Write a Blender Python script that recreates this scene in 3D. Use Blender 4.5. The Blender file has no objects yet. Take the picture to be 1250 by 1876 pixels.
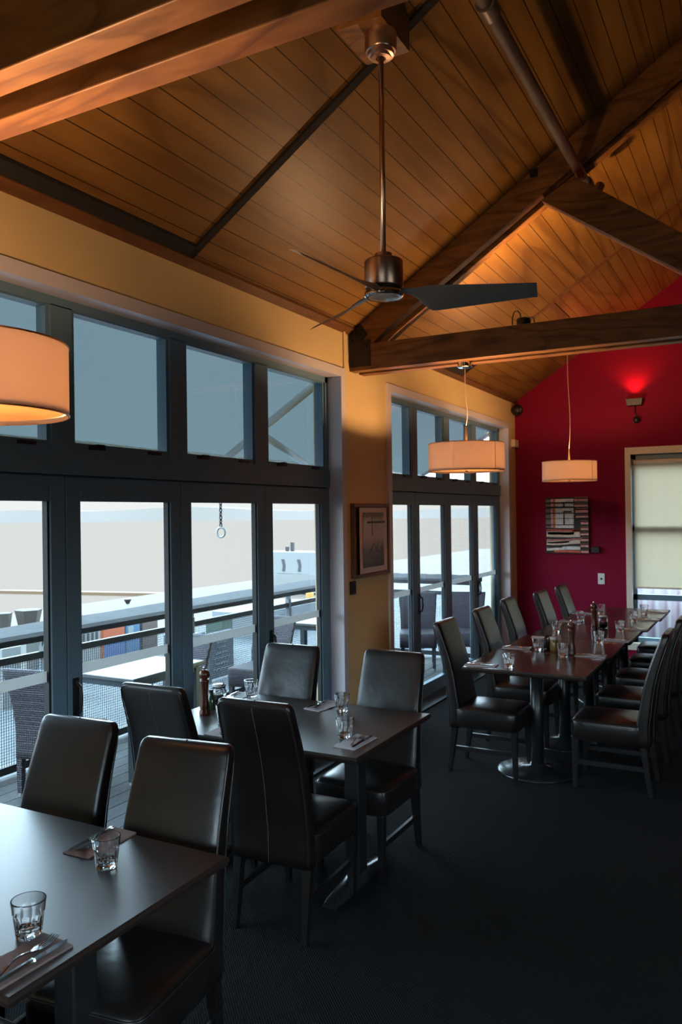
import bpy, bmesh, math, random
from mathutils import Vector, Matrix
random.seed(7)
PI = math.pi
C = bpy.context.scene.collection
SC = bpy.context.scene

# ------------------------------------------------------------------ camera
cam_d = bpy.data.cameras.new('camera')
cam = bpy.data.objects.new('camera', cam_d); C.objects.link(cam)
cr_, cu_, cf_ = Vector((0.88098, 0.47298, -0.01292)), Vector((0.01273, 0.00362, 0.99991)), Vector((-0.47298, 0.88107, 0.00283))
cam.matrix_world = Matrix(((cr_.x, cu_.x, -cf_.x, 0), (cr_.y, cu_.y, -cf_.y, 0), (cr_.z, cu_.z, -cf_.z, 1.85), (0, 0, 0, 1)))
cam_d.sensor_width = 36; cam_d.sensor_fit = 'AUTO'; cam_d.lens = 1456.2 / 1876 * 36
cam_d.clip_start = 0.05; cam_d.clip_end = 2000
cam_d.dof.use_dof = True; cam_d.dof.focus_distance = 3.4; cam_d.dof.aperture_fstop = 6.3
SC.camera = cam

# ------------------------------------------------------------------ world (bright overcast sky, dimmer at the hazy horizon)
SKY_LOW, SKY_HIGH = 1.05, 15.0
w = bpy.data.worlds.new('world'); SC.world = w; w.use_nodes = True
nt = w.node_tree; nt.nodes.clear()
tc = nt.nodes.new('ShaderNodeTexCoord'); sx = nt.nodes.new('ShaderNodeSeparateXYZ')
mr = nt.nodes.new('ShaderNodeMapRange'); mr.inputs[1].default_value = 0.02; mr.inputs[2].default_value = 0.16
mr.inputs[3].default_value = SKY_LOW; mr.inputs[4].default_value = SKY_HIGH
rmp = nt.nodes.new('ShaderNodeValToRGB')
rmp.color_ramp.elements[0].position = 0.05; rmp.color_ramp.elements[0].color = (1.0, 0.985, 0.965, 1)
rmp.color_ramp.elements[1].position = 0.20; rmp.color_ramp.elements[1].color = (0.60, 0.82, 1.0, 1)
bg = nt.nodes.new('ShaderNodeBackground'); wo = nt.nodes.new('ShaderNodeOutputWorld')
L = nt.links.new
L(tc.outputs['Generated'], sx.inputs[0]); L(sx.outputs['Z'], mr.inputs[0]); L(sx.outputs['Z'], rmp.inputs[0])
L(rmp.outputs[0], bg.inputs[0]); L(mr.outputs[0], bg.inputs[1]); L(bg.outputs[0], wo.inputs[0])

# ------------------------------------------------------------------ light levels and exposure
WARM = (1.0, 0.50, 0.17)
BULB_W = 75.0
UPLIGHT_W = 110.0
RED_W = 22.0
SUN_W = 1.0
sun_d = bpy.data.lights.new('sun', 'SUN'); sun_d.energy = SUN_W; sun_d.angle = math.radians(3); sun_d.color = (1.0, 0.86, 0.66)
sun = bpy.data.objects.new('sun', sun_d); C.objects.link(sun)
sun.rotation_euler = Vector((0.10, 0.72, -0.70)).to_track_quat('-Z', 'Y').to_euler()
vs = SC.view_settings
vs.view_transform = 'Standard'; vs.look = 'None'; vs.exposure = 0.0; vs.gamma = 1.0; vs.use_curve_mapping = False
SC.cycles.use_denoising = True
SC.cycles.max_bounces = 10; SC.cycles.diffuse_bounces = 4; SC.cycles.glossy_bounces = 4
SC.cycles.transmission_bounces = 8; SC.cycles.transparent_max_bounces = 16
SC.cycles.sample_clamp_indirect = 4.0
SC.cycles.caustics_reflective = False; SC.cycles.caustics_refractive = False

# ------------------------------------------------------------------ materials
def new_mat(name):
    m = bpy.data.materials.new(name); m.use_nodes = True
    n = m.node_tree.nodes; return m, n, m.node_tree.links.new, n['Principled BSDF']
def mat(name, col, rough=0.5, metal=0.0, spec=0.5, bump=0.0, bscale=80.0, var=0.0, vscale=6.0, stretch=(1, 1, 1), coat=0.0, emit=None, estr=0.0):
    m, n, l, p = new_mat(name)
    p.inputs['Base Color'].default_value = (*col, 1); p.inputs['Roughness'].default_value = rough
    p.inputs['Metallic'].default_value = metal; p.inputs['Specular IOR Level'].default_value = spec
    p.inputs['Coat Weight'].default_value = coat
    if emit: p.inputs['Emission Color'].default_value = (*emit, 1); p.inputs['Emission Strength'].default_value = estr
    if bump or var:
        t = n.new('ShaderNodeTexCoord'); mp = n.new('ShaderNodeMapping'); mp.inputs['Scale'].default_value = stretch
        l(t.outputs['Object'], mp.inputs[0])
    if bump:
        no = n.new('ShaderNodeTexNoise'); no.inputs['Scale'].default_value = bscale; no.inputs['Detail'].default_value = 3
        b = n.new('ShaderNodeBump'); b.inputs['Strength'].default_value = bump; b.inputs['Distance'].default_value = 0.01
        l(mp.outputs[0], no.inputs['Vector']); l(no.outputs[0], b.inputs['Height']); l(b.outputs[0], p.inputs['Normal'])
    if var:
        no = n.new('ShaderNodeTexNoise'); no.inputs['Scale'].default_value = vscale; no.inputs['Detail'].default_value = 4
        r = n.new('ShaderNodeValToRGB')
        r.color_ramp.elements[0].position = 0.3; r.color_ramp.elements[0].color = (*[c * (1 - var) for c in col], 1)
        r.color_ramp.elements[1].position = 0.7; r.color_ramp.elements[1].color = (*[min(1, c * (1 + var)) for c in col], 1)
        l(mp.outputs[0], no.inputs['Vector']); l(no.outputs[0], r.inputs[0]); l(r.outputs[0], p.inputs['Base Color'])
    return m
def wood(name, dark, light, stretch=(1, 1, 1), scale=3.0, rough=0.5, knots=0.0, groove=None, bump=0.05):
    """long-grained timber or plywood: warped bands stretched along one axis, optional knots and V-grooves"""
    m, n, l, p = new_mat(name)
    t = n.new('ShaderNodeTexCoord'); mp = n.new('ShaderNodeMapping'); mp.inputs['Scale'].default_value = stretch
    l(t.outputs['Object'], mp.inputs[0])
    n1 = n.new('ShaderNodeTexNoise'); n1.inputs['Scale'].default_value = scale; n1.inputs['Detail'].default_value = 2; n1.inputs['Distortion'].default_value = 0.6
    l(mp.outputs[0], n1.inputs['Vector'])
    mu = n.new('ShaderNodeMath'); mu.operation = 'MULTIPLY'; mu.inputs[1].default_value = 7.0; l(n1.outputs[0], mu.inputs[0])
    fr = n.new('ShaderNodeMath'); fr.operation = 'FRACT'; l(mu.outputs[0], fr.inputs[0])
    n2 = n.new('ShaderNodeTexNoise'); n2.inputs['Scale'].default_value = scale * 9; n2.inputs['Detail'].default_value = 4
    l(mp.outputs[0], n2.inputs['Vector'])
    sh_ = n.new('ShaderNodeValToRGB'); sh_.color_ramp.elements[0].position = 0.0; sh_.color_ramp.elements[0].color = (1, 1, 1, 1); sh_.color_ramp.elements[1].position = 0.32; sh_.color_ramp.elements[1].color = (.12, .12, .12, 1)
    e2 = sh_.color_ramp.elements.new(0.92); e2.color = (.45, .45, .45, 1); e3 = sh_.color_ramp.elements.new(1.0); e3.color = (1, 1, 1, 1); l(fr.outputs[0], sh_.inputs[0])
    ad = n.new('ShaderNodeMath'); ad.operation = 'MULTIPLY_ADD'; ad.inputs[1].default_value = 0.40; l(sh_.outputs[0], ad.inputs[0])
    m2 = n.new('ShaderNodeMath'); m2.operation = 'MULTIPLY'; m2.inputs[1].default_value = 0.70; l(n2.outputs[0], m2.inputs[0]); l(m2.outputs[0], ad.inputs[2])
    r = n.new('ShaderNodeValToRGB'); r.color_ramp.elements[0].position = 0.25; r.color_ramp.elements[1].position = 0.72
    r.color_ramp.elements[0].color = (*light, 1); r.color_ramp.elements[1].color = (*dark, 1)
    l(ad.outputs[0], r.inputs[0]); out = r.outputs[0]
    if knots:
        v = n.new('ShaderNodeTexVoronoi'); v.inputs['Scale'].default_value = knots
        mp2 = n.new('ShaderNodeMapping'); mp2.inputs['Scale'].default_value = tuple(max(0.35, min(1, s)) for s in stretch); l(t.outputs['Object'], mp2.inputs[0]); l(mp2.outputs[0], v.inputs['Vector'])
        k = n.new('ShaderNodeMapRange'); k.inputs[1].default_value = 0.05; k.inputs[2].default_value = 0.14; l(v.outputs['Distance'], k.inputs[0])
        mx = n.new('ShaderNodeMix'); mx.data_type = 'RGBA'; mx.inputs[6].default_value = (dark[0] * .25, dark[1] * .2, dark[2] * .2, 1)
        l(k.outputs[0], mx.inputs[0]); l(out, mx.inputs[7]); out = mx.outputs[2]
    if groove:
        s = n.new('ShaderNodeSeparateXYZ'); l(t.outputs['Object'], s.inputs[0])
        a = n.new('ShaderNodeMath'); a.operation = 'MULTIPLY_ADD'; a.inputs[1].default_value = 1 / groove[0]; a.inputs[2].default_value = groove[1]; l(s.outputs['X'], a.inputs[0])
        f = n.new('ShaderNodeMath'); f.operation = 'FRACT'; l(a.outputs[0], f.inputs[0])
        g = n.new('ShaderNodeMath'); g.operation = 'LESS_THAN'; g.inputs[1].default_value = groove[2]; l(f.outputs[0], g.inputs[0])
        mx = n.new('ShaderNodeMix'); mx.data_type = 'RGBA'; mx.inputs[7].default_value = (dark[0] * .18, dark[1] * .18, dark[2] * .18, 1)
        l(g.outputs[0], mx.inputs[0]); l(out, mx.inputs[6]); out = mx.outputs[2]
    l(out, p.inputs['Base Color']); p.inputs['Roughness'].default_value = rough
    if bump:
        b = n.new('ShaderNodeBump'); b.inputs['Strength'].default_value = bump; b.inputs['Distance'].default_value = 0.01
        l(n2.outputs[0], b.inputs['Height']); l(b.outputs[0], p.inputs['Normal'])
    return m
def weave(name, col, rough, scale, dist=0.003, strength=0.6, dark=0.4):
    """woven surface: carpet loops or wicker, from two crossed waves"""
    m, n, l, p = new_mat(name)
    t = n.new('ShaderNodeTexCoord'); s = n.new('ShaderNodeSeparateXYZ'); l(t.outputs['Object'], s.inputs[0])
    def wv(a, b, ph):
        x = n.new('ShaderNodeMath'); x.operation = 'MULTIPLY_ADD'; x.inputs[1].default_value = scale; l(s.outputs[a], x.inputs[0])
        y = n.new('ShaderNodeMath'); y.operation = 'MULTIPLY'; y.inputs[1].default_value = scale * 0.35; l(s.outputs[b], y.inputs[0]); l(y.outputs[0], x.inputs[2])
        q = n.new('ShaderNodeMath'); q.operation = 'SINE'; l(x.outputs[0], q.inputs[0]); return q
    a = wv('X', 'Z', 0); b = wv('Y', 'Z', 0)
    z = n.new('ShaderNodeMath'); z.operation = 'MULTIPLY_ADD'; z.inputs[1].default_value = scale; z.inputs[2].default_value = 0; l(s.outputs['Z'], z.inputs[0])
    zs = n.new('ShaderNodeMath'); zs.operation = 'SINE'; l(z.outputs[0], zs.inputs[0])
    mu = n.new('ShaderNodeMath'); mu.operation = 'MULTIPLY'; l(a.outputs[0], mu.inputs[0]); l(b.outputs[0], mu.inputs[1])
    ad = n.new('ShaderNodeMath'); ad.operation = 'MULTIPLY_ADD'; ad.inputs[1].default_value = 0.5; l(zs.outputs[0], ad.inputs[0]); l(mu.outputs[0], ad.inputs[2])
    no = n.new('ShaderNodeTexNoise'); no.inputs['Scale'].default_value = 60; no.inputs['Detail'].default_value = 3; l(t.outputs['Object'], no.inputs['Vector'])
    sm = n.new('ShaderNodeMath'); sm.operation = 'ADD'; l(ad.outputs[0], sm.inputs[0]); l(no.outputs[0], sm.inputs[1])
    r = n.new('ShaderNodeValToRGB'); r.color_ramp.elements[0].color = (*[c * dark for c in col], 1); r.color_ramp.elements[1].color = (*col, 1)
    r.color_ramp.elements[0].position = 0.1; r.color_ramp.elements[1].position = 1.0; l(sm.outputs[0], r.inputs[0]); l(r.outputs[0], p.inputs['Base Color'])
    bp = n.new('ShaderNodeBump'); bp.inputs['Strength'].default_value = strength; bp.inputs['Distance'].default_value = dist; l(sm.outputs[0], bp.inputs['Height']); l(bp.outputs[0], p.inputs['Normal'])
    p.inputs['Roughness'].default_value = rough
    return m
def pane_mat(name, tint=(1, 1, 1), refl=0.05):
    m, n, l, p = new_mat(name); n.remove(p)
    tr = n.new('ShaderNodeBsdfTransparent'); tr.inputs[0].default_value = (*tint, 1)
    gl = n.new('ShaderNodeBsdfGlossy'); gl.inputs['Roughness'].default_value = 0.02
    lw = n.new('ShaderNodeLayerWeight'); lw.inputs[0].default_value = 0.5
    pw = n.new('ShaderNodeMath'); pw.operation = 'POWER'; pw.inputs[1].default_value = 5.0; l(lw.outputs['Facing'], pw.inputs[0])
    fr = n.new('ShaderNodeMath'); fr.operation = 'MULTIPLY_ADD'; fr.inputs[1].default_value = 0.5; fr.inputs[2].default_value = refl * .5; l(pw.outputs[0], fr.inputs[0])
    mx = n.new('ShaderNodeMixShader'); l(fr.outputs[0], mx.inputs[0]); l(tr.outputs[0], mx.inputs[1]); l(gl.outputs[0], mx.inputs[2])
    l(mx.outputs[0], n['Material Output'].inputs[0]); return m
def cloth(name, col, trans, mixf, weave_scale=0):
    m, n, l, p = new_mat(name); n.remove(p)
    d = n.new('ShaderNodeBsdfDiffuse'); d.inputs[0].default_value = (*col, 1)
    t = n.new('ShaderNodeBsdfTranslucent'); t.inputs[0].default_value = (*trans, 1)
    mx = n.new('ShaderNodeMixShader'); mx.inputs[0].default_value = mixf
    l(d.outputs[0], mx.inputs[1]); l(t.outputs[0], mx.inputs[2]); l(mx.outputs[0], n['Material Output'].inputs[0]); return m

M = {}
M['carpet'] = weave('carpet', (0.019, 0.0195, 0.021), 0.95, 480, 0.004, 0.7, 0.35); M['carpet'].node_tree.nodes['Principled BSDF'].inputs['Specular IOR Level'].default_value = 0.08
M['yellow'] = mat('mustard_paint', (0.80, 0.60, 0.29), 0.65, bump=0.03, bscale=40, var=0.04, vscale=2)
M['red'] = mat('crimson_paint', (0.22, 0.0007, 0.030), 0.7, spec=0.2, bump=0.03, bscale=40)
M['plain'] = mat('brown_paint', (0.10, 0.055, 0.03), 0.8)
M['trim'] = mat('lilac_white_paint', (0.70, 0.65, 0.68), 0.45)
M['cream'] = mat('cream_paint', (0.82, 0.74, 0.62), 0.5)
M['joinery'] = mat('slate_blue_frame', (0.12, 0.215, 0.29), 0.45)
M['gasket'] = mat('black_gasket', (0.008, 0.009, 0.010), 0.6)
M['pane'] = pane_mat('window_glass', (0.93, 0.96, 0.96))
M['ply'] = wood('ceiling_plywood', (0.140, 0.066, 0.015), (0.265, 0.140, 0.036), (1.0, 0.13, 1.0), 1.0, 0.42, groove=(0.0932, 0.65, 0.05), bump=0.03); M['ply'].node_tree.nodes['Principled BSDF'].inputs['Specular IOR Level'].default_value = 0.2
M['beam'] = wood('truss_timber', (0.13, 0.050, 0.012), (0.30, 0.135, 0.038), (0.35, 1.4, 1.6), 2.2, 0.5, knots=2.2)
M['cover'] = wood('brown_cover_strip', (0.10, 0.038, 0.012), (0.17, 0.07, 0.02), (1, 0.3, 1), 3, 0.5)
M['steel'] = mat('dark_steel_plate', (0.022, 0.020, 0.022), 0.45, 0.6)
M['black'] = mat('black_plastic', (0.009, 0.009, 0.010), 0.45)
M['blackmatt'] = mat('matt_black_strip', (0.006, 0.005, 0.005), 0.9)
M['pipe'] = mat('dull_grey_pipe', (0.16, 0.14, 0.13), 0.42, 0.5, var=0.35, vscale=14, stretch=(1, 0.2, 1))
M['copper'] = mat('brushed_copper_nickel', (0.74, 0.52, 0.40), 0.28, 1.0)
M['chrome'] = mat('polished_chrome', (0.75, 0.75, 0.76), 0.08, 1.0)
M['cutlery'] = mat('cutlery_steel', (0.66, 0.68, 0.72), 0.14, 1.0)
M['blade'] = mat('fan_blade_grey', (0.22, 0.235, 0.25), 0.32)
M['opal'] = mat('opal_glass', (0.60, 0.58, 0.54), 0.2)
M['leather'] = mat('black_brown_leather', (0.012, 0.009, 0.0085), 0.30, bump=0.10, bscale=26, var=0.25, vscale=9)
M['piping'] = mat('leather_piping', (0.022, 0.018, 0.018), 0.32)
M['thread'] = mat('pale_seam', (0.085, 0.065, 0.06), 0.5)
M['darkwood'] = mat('black_stained_wood', (0.010, 0.008, 0.008), 0.32)
M['table'] = mat('dark_tabletop', (0.018, 0.011, 0.009), 0.40, spec=0.9, bump=0.02, bscale=60, var=0.3, vscale=5, coat=0.35); M['table'].node_tree.nodes['Principled BSDF'].inputs['Coat Roughness'].default_value = 0.36
M['redtable'] = mat('mahogany_tabletop', (0.060, 0.022, 0.016), 0.20, spec=0.8, bump=0.01, bscale=60, var=0.25, vscale=5)
M['edge'] = mat('dull_table_edge', (0.024, 0.014, 0.011), 0.5, spec=0.3)  # dark and rough so the table sides catch less window highlight
M['sill'] = mat('dark_sill', (0.022, 0.032, 0.040), 0.6, spec=0.25)
M['castiron'] = mat('black_cast_base', (0.016, 0.017, 0.019), 0.22)
M['steelcol'] = mat('dark_column', (0.012, 0.013, 0.014), 0.35)
gm, gn, gl_, gp = new_mat('drinking_glass')
gp.inputs['Base Color'].default_value = (1, 1, 1, 1); gp.inputs['Transmission Weight'].default_value = 1.0; gp.inputs['Roughness'].default_value = 0.0; gp.inputs['IOR'].default_value = 1.47
M['glass'] = gm
M['greenglass'] = mat('green_bottle_glass', (0.03, 0.07, 0.03), 0.08)
M['amber'] = mat('amber_glaze', (0.20, 0.12, 0.03), 0.2)
M['salt'] = mat('white_salt', (0.72, 0.70, 0.68), 0.9)
M['napkin'] = mat('taupe_paper_napkin', (0.22, 0.175, 0.17), 0.85)
M['napkinlight'] = mat('pale_paper_napkin', (0.45, 0.43, 0.45), 0.85)
M['millwood'] = mat('mill_red_wood', (0.085, 0.022, 0.010), 0.22)
M['shade'] = cloth('lampshade_linen', (0.86, 0.80, 0.75), (0.78, 0.63, 0.52), 0.28)
M['diffuser'] = cloth('lamp_diffuser', (0.75, 0.72, 0.68), (0.9, 0.66, 0.42), 0.6)
M['cord'] = mat('clear_cord', (0.45, 0.30, 0.24), 0.4)
M['brass'] = mat('brass_spike', (0.80, 0.45, 0.18), 0.3, 1.0)
M['bulb'] = mat('glowing_bulb', (1, .8, .6), 0.4, emit=(1.0, 0.62, 0.28), estr=14)
M['led'] = mat('red_lamp_lens', (1, .1, .05), 0.4, emit=(1.0, 0.05, 0.02), estr=3)
M['uplens'] = mat('warm_lamp_lens', (1, .8, .6), 0.4, emit=(1.0, 0.55, 0.22), estr=4)
M['white'] = mat('white_plastic', (0.75, 0.74, 0.72), 0.4)
M['blind'] = cloth('cream_roller_blind', (0.60, 0.58, 0.48), (0.28, 0.225, 0.15), 0.5)
M['tape'] = cloth('frosted_tape', (0.80, 0.82, 0.82), (0.85, 0.87, 0.86), 0.35)
M['deck'] = wood('grey_deck_timber', (0.030, 0.034, 0.039), (0.068, 0.076, 0.083), (6, 0.6, 1), 4, 0.75, bump=0.2)
M['rail'] = wood('weathered_grey_timber', (0.0085, 0.010, 0.0130), (0.026, 0.029, 0.035), (0.5, 5, 5), 4, 0.8, bump=0.3)
M['galv'] = mat('galvanised_dark_steel', (0.040, 0.048, 0.055), 0.5, 0.3)
M['galvlight'] = mat('galvanised_bracket', (0.22, 0.24, 0.26), 0.5, 0.4)
M['mesh'] = mat('mesh_wire', (0.035, 0.045, 0.055), 0.5, 0.3)
M['wicker'] = weave('grey_wicker', (0.085, 0.080, 0.105), 0.6, 420, 0.004, 0.8, 0.35)
M['outtable'] = mat('outdoor_tabletop', (0.085, 0.09, 0.095), 0.30, spec=0.7)
M['alu'] = mat('satin_aluminium', (0.075, 0.095, 0.110), 0.35, 0.5)
M['foot'] = mat('pale_foot_cap', (0.30, 0.31, 0.32), 0.5)
M['awning'] = cloth('grey_blue_awning_cloth', (0.10, 0.115, 0.12), (0.045, 0.052, 0.052), 0.5)
M['pole'] = mat('pale_grey_pole', (0.42, 0.45, 0.47), 0.4)
M['sea'] = mat('hazy_water', (0.095, 0.070, 0.057), 0.8, spec=0.0)
M['hills'] = mat('pale_far_hills', (0.066, 0.052, 0.044), 0.9)
M['quay'] = mat('sandy_quay', (0.052, 0.034, 0.024), 0.9, var=0.12, vscale=0.5)
M['quaydark'] = mat('shaded_paving', (0.05, 0.06, 0.07), 0.8, var=0.3, vscale=1.5)

# ------------------------------------------------------------------ mesh builder
class MB:
    def __init__(s): s.v = []; s.f = []; s.m = []; s.mi = 0
    def add(s, vs, fs):
        o = len(s.v); s.v += [tuple(v) for v in vs]; s.f += [tuple(i + o for i in f) for f in fs]; s.m += [s.mi] * len(fs); return s
    def box(s, lo, hi):
        x0, y0, z0 = lo; x1, y1, z1 = hi
        return s.add([(x0, y0, z0), (x1, y0, z0), (x1, y1, z0), (x0, y1, z0), (x0, y0, z1), (x1, y0, z1), (x1, y1, z1), (x0, y1, z1)],
                     [(0, 3, 2, 1), (4, 5, 6, 7), (0, 1, 5, 4), (1, 2, 6, 5), (2, 3, 7, 6), (3, 0, 4, 7)])
    def hexa(s, b, t):
        """two quads (bottom, top) joined"""
        return s.add(list(b) + list(t), [(0, 3, 2, 1), (4, 5, 6, 7), (0, 1, 5, 4), (1, 2, 6, 5), (2, 3, 7, 6), (3, 0, 4, 7)])
    def loft(s, rings, cap=True, closed=False):
        n = len(rings[0]); vs = [p for r in rings for p in r]; fs = []
        k = len(rings)
        for i in range(k if closed else k - 1):
            for j in range(n):
                a = i * n + j; b = i * n + (j + 1) % n; i2 = (i + 1) % k
                fs.append((a, b, i2 * n + (j + 1) % n, i2 * n + j))
        if cap and not closed: fs += [tuple(range(n - 1, -1, -1)), tuple(range((k - 1) * n, k * n))]
        return s.add(vs, fs)
    def lathe(s, prof, n=32, cx=0, cy=0, cz=0, cap=True):
        return s.loft([[(cx + r * math.cos(2 * PI * j / n), cy + r * math.sin(2 * PI * j / n), cz + z) for j in range(n)] for r, z in prof], cap)
    def tube(s, pts, r, n=8, cap=True, closed=False):
        pts = [Vector(p) for p in pts]; k = len(pts); rings = []
        up = None
        for i, p in enumerate(pts):
            if closed: d = (pts[(i + 1) % k] - pts[i - 1])
            else: d = pts[min(i + 1, k - 1)] - pts[max(i - 1, 0)]
            d.normalize()
            if up is None: up = Vector((0, 0, 1)) if abs(d.z) < 0.9 else Vector((1, 0, 0))
            a = d.cross(up).normalized(); b = a.cross(d).normalized(); up = b
            rr = r[i] if isinstance(r, (list, tuple)) else r
            rings.append([p + a * (rr * math.cos(2 * PI * j / n)) + b * (rr * math.sin(2 * PI * j / n)) for j in range(n)])
        return s.loft(rings, cap, closed)
    def prism(s, poly, axis, a, b):
        """extrude a 2D polygon along an axis; poly coords are the other two axes in order"""
        def P(u, v, t): return {'x': (t, u, v), 'y': (u, t, v), 'z': (u, v, t)}[axis]
        n = len(poly); vs = [P(u, v, a) for u, v in poly] + [P(u, v, b) for u, v in poly]
        fs = [tuple(range(n - 1, -1, -1)), tuple(range(n, 2 * n))] + [(i, (i + 1) % n, n + (i + 1) % n, n + i) for i in range(n)]
        return s.add(vs, fs)
    def xform(s, mtx, start=0):
        s.v[start:] = [tuple(mtx @ Vector(v)) for v in s.v[start:]]; return s
    def obj(s, name, mats, parent=None, smooth=False, bevel=0.0, angle=None):
        me = bpy.data.meshes.new(name); me.from_pydata(s.v, [], s.f)
        bm = bmesh.new(); bm.from_mesh(me); bmesh.ops.recalc_face_normals(bm, faces=bm.faces)
        if bevel:
            bmesh.ops.bevel(bm, geom=[e for e in bm.edges if e.calc_face_angle(0) > 0.5], offset=bevel, segments=2, affect='EDGES', profile=0.5)
        if angle:
            for e in bm.edges: e.smooth = e.calc_face_angle(0) < angle
        for f in bm.faces: f.smooth = smooth or bool(angle)
        bm.to_mesh(me); bm.free()
        if not isinstance(mats, (list, tuple)): mats = [mats]
        for m in mats: me.materials.append(m if not isinstance(m, str) else M[m])
        if len(mats) > 1 and not bevel:
            for p, k in zip(me.polygons, s.m): p.material_index = k
        o = bpy.data.objects.new(name, me); C.objects.link(o)
        if parent: o.parent = parent
        return o

def box(name, lo, hi, m, parent=None, bevel=0.0): return MB().box(lo, hi).obj(name, m, parent, bevel=bevel)
def tag(o, label, cat, group=None, kind=None):
    o['label'] = label
    if cat: o['category'] = cat
    if group: o['group'] = group
    if kind: o['kind'] = kind
    return o
def empty(name, label, cat, loc=(0, 0, 0), rz=0, group=None):
    o = bpy.data.objects.new(name, None); o.empty_display_size = 0.1; C.objects.link(o)
    o.location = loc; o.rotation_euler = (0, 0, rz); return tag(o, label, cat, group)
def struct(o, label=None, cat=None):
    o['kind'] = 'structure'
    if label: o['label'] = label
    if cat: o['category'] = cat
    return o
def copy_tree(o, parent=None):
    c = o.copy(); C.objects.link(c); c.parent = parent
    for ch in list(o.children): copy_tree(ch, c)
    return c
def place(proto, used, loc, rz, label, group=None):
    o = copy_tree(proto) if used else proto
    o.location = loc; o.rotation_euler = (0, 0, rz); o['label'] = label
    if group: o['group'] = group
    return o
def sell(w, d, cx, cy, z, e=6, n=32):
    r = []
    for i in range(n):
        t = 2 * PI * (i + .5) / n; c, s_ = math.cos(t), math.sin(t)
        r.append((cx + w / 2 * math.copysign(abs(c) ** (2 / e), c), cy + d / 2 * math.copysign(abs(s_) ** (2 / e), s_), z))
    return r

# ------------------------------------------------------------------ room constants (metres; camera stands at x=0, y=0)
XW, XJ = -2.92, -3.02           # inner face of the window wall; front of the joinery
YR = 10.32                      # red end wall
YB, XR = -2.6, 3.4              # back wall and right wall, out of view
Z0, SL = 3.294, 0.66            # ceiling height at the window wall, slope
XRIDGE = 0.24
def cz(x): return Z0 + SL * (x - XW) if x <= XRIDGE else Z0 + SL * (XRIDGE - XW) - SL * (x - XRIDGE)
O1, O2 = (1.846, 5.444), (6.351, 9.949)   # door openings along y
HEAD = 2.932

# ------------------------------------------------------------------ setting: floor, walls, ceiling
struct(box('floor', (XW - 0.02, YB - .2, -0.25), (XR + .2, YR + .2, 0.0), 'carpet'), 'dark charcoal woven carpet across the dining room', 'floor')
wl = MB()
for (y0, y1) in ((YB - .2, O1[0]), (O1[1], O2[0]), (O2[1], YR + .2)): wl.box((XW - 0.24, y0, -0.25), (XW, y1, HEAD))
wl.box((XW - 0.24, YB - .2, HEAD), (XW, YR + .2, Z0 + 0.12))
struct(wl.obj('wall_left', 'yellow'), 'mustard yellow wall around the two glazed door openings', 'wall')
RW = (-1.50, -0.20, 0.20, 2.56)  # opening in the red wall: x0, x1, z0, z1
wr = MB(); T = 0.2
wr.prism([(XW - .24, -.25), (RW[0], -.25), (RW[0], cz(RW[0]) + .1), (XW - .24, cz(XW - .24) + .1)], 'y', YR, YR + T)
wr.prism([(RW[0], -.25), (RW[1], -.25), (RW[1], RW[2]), (RW[0], RW[2])], 'y', YR, YR + T)
wr.prism([(RW[0], RW[3]), (RW[1], RW[3]), (RW[1], cz(RW[1]) + .1), (RW[0], cz(RW[0]) + .1)], 'y', YR, YR + T)
wr.prism([(RW[1], -.25), (XR + .2, -.25), (XR + .2, cz(XR) + .1), (XRIDGE, cz(XRIDGE) + .1), (RW[1], cz(RW[1]) + .1)], 'y', YR, YR + T)
struct(wr.obj('wall_end', 'red'), 'crimson painted gable wall at the far end', 'wall')
BW = (-2.2, 1.4, 0.95, 2.35)
wb = MB()
wb.prism([(XW - .24, -.25), (BW[0], -.25), (BW[0], cz(BW[0]) + .1), (XW - .24, cz(XW - .24) + .1)], 'y', YB - T, YB)
wb.prism([(BW[0], -.25), (BW[1], -.25), (BW[1], BW[2]), (BW[0], BW[2])], 'y', YB - T, YB)
wb.prism([(BW[0], BW[3]), (BW[1], BW[3]), (BW[1], cz(BW[1]) + .1), (XRIDGE, cz(XRIDGE) + .1), (BW[0], cz(BW[0]) + .1)], 'y', YB - T, YB)
wb.prism([(BW[1], -.25), (XR + .2, -.25), (XR + .2, cz(XR) + .1), (BW[1], cz(BW[1]) + .1)], 'y', YB - T, YB)
struct(wb.obj('wall_back', 'plain'), 'brown back wall behind the camera', 'wall')
wf = MB(); ya, yb = YB - .12, YB - .05
wf.box((BW[0], ya, BW[2]), (BW[0] + .05, yb, BW[3])); wf.box((BW[1] - .05, ya, BW[2]), (BW[1], yb, BW[3])); wf.box((BW[0], ya, BW[2]), (BW[1], yb, BW[2] + .05)); wf.box((BW[0], ya, BW[3] - .05), (BW[1], yb, BW[3])); wf.box((-.43, ya, BW[2]), (-.37, yb, BW[3]))
wo_ = struct(wf.obj('window_10', 'joinery'), 'added slate blue daylight window in the back wall behind the camera', 'window')  # unseen opening and window, added to let more daylight into the room
box('pane', (BW[0] + .045, YB - .088, BW[2] + .045), (BW[1] - .045, YB - .082, BW[3] - .045), 'pane', wo_)
wb = MB(); RWO = (-0.6, 2.2, 0.95, 2.30); zt_ = cz(XR) + .1
wb.box((XR, YB - .2, -.25), (XR + .2, RWO[0], zt_)); wb.box((XR, RWO[1], -.25), (XR + .2, YR + .2, zt_)); wb.box((XR, RWO[0], -.25), (XR + .2, RWO[1], RWO[2])); wb.box((XR, RWO[0], RWO[3]), (XR + .2, RWO[1], zt_))
struct(wb.obj('wall_right', 'plain'), 'brown wall on the right, out of view', 'wall')
wf = MB(); xa_, xb_ = XR + .05, XR + .12
for yy in (RWO[0], RWO[0] + .92, RWO[0] + 1.85, RWO[1] - .05): wf.box((xa_, yy, RWO[2]), (xb_, yy + .05, RWO[3]))
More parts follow.
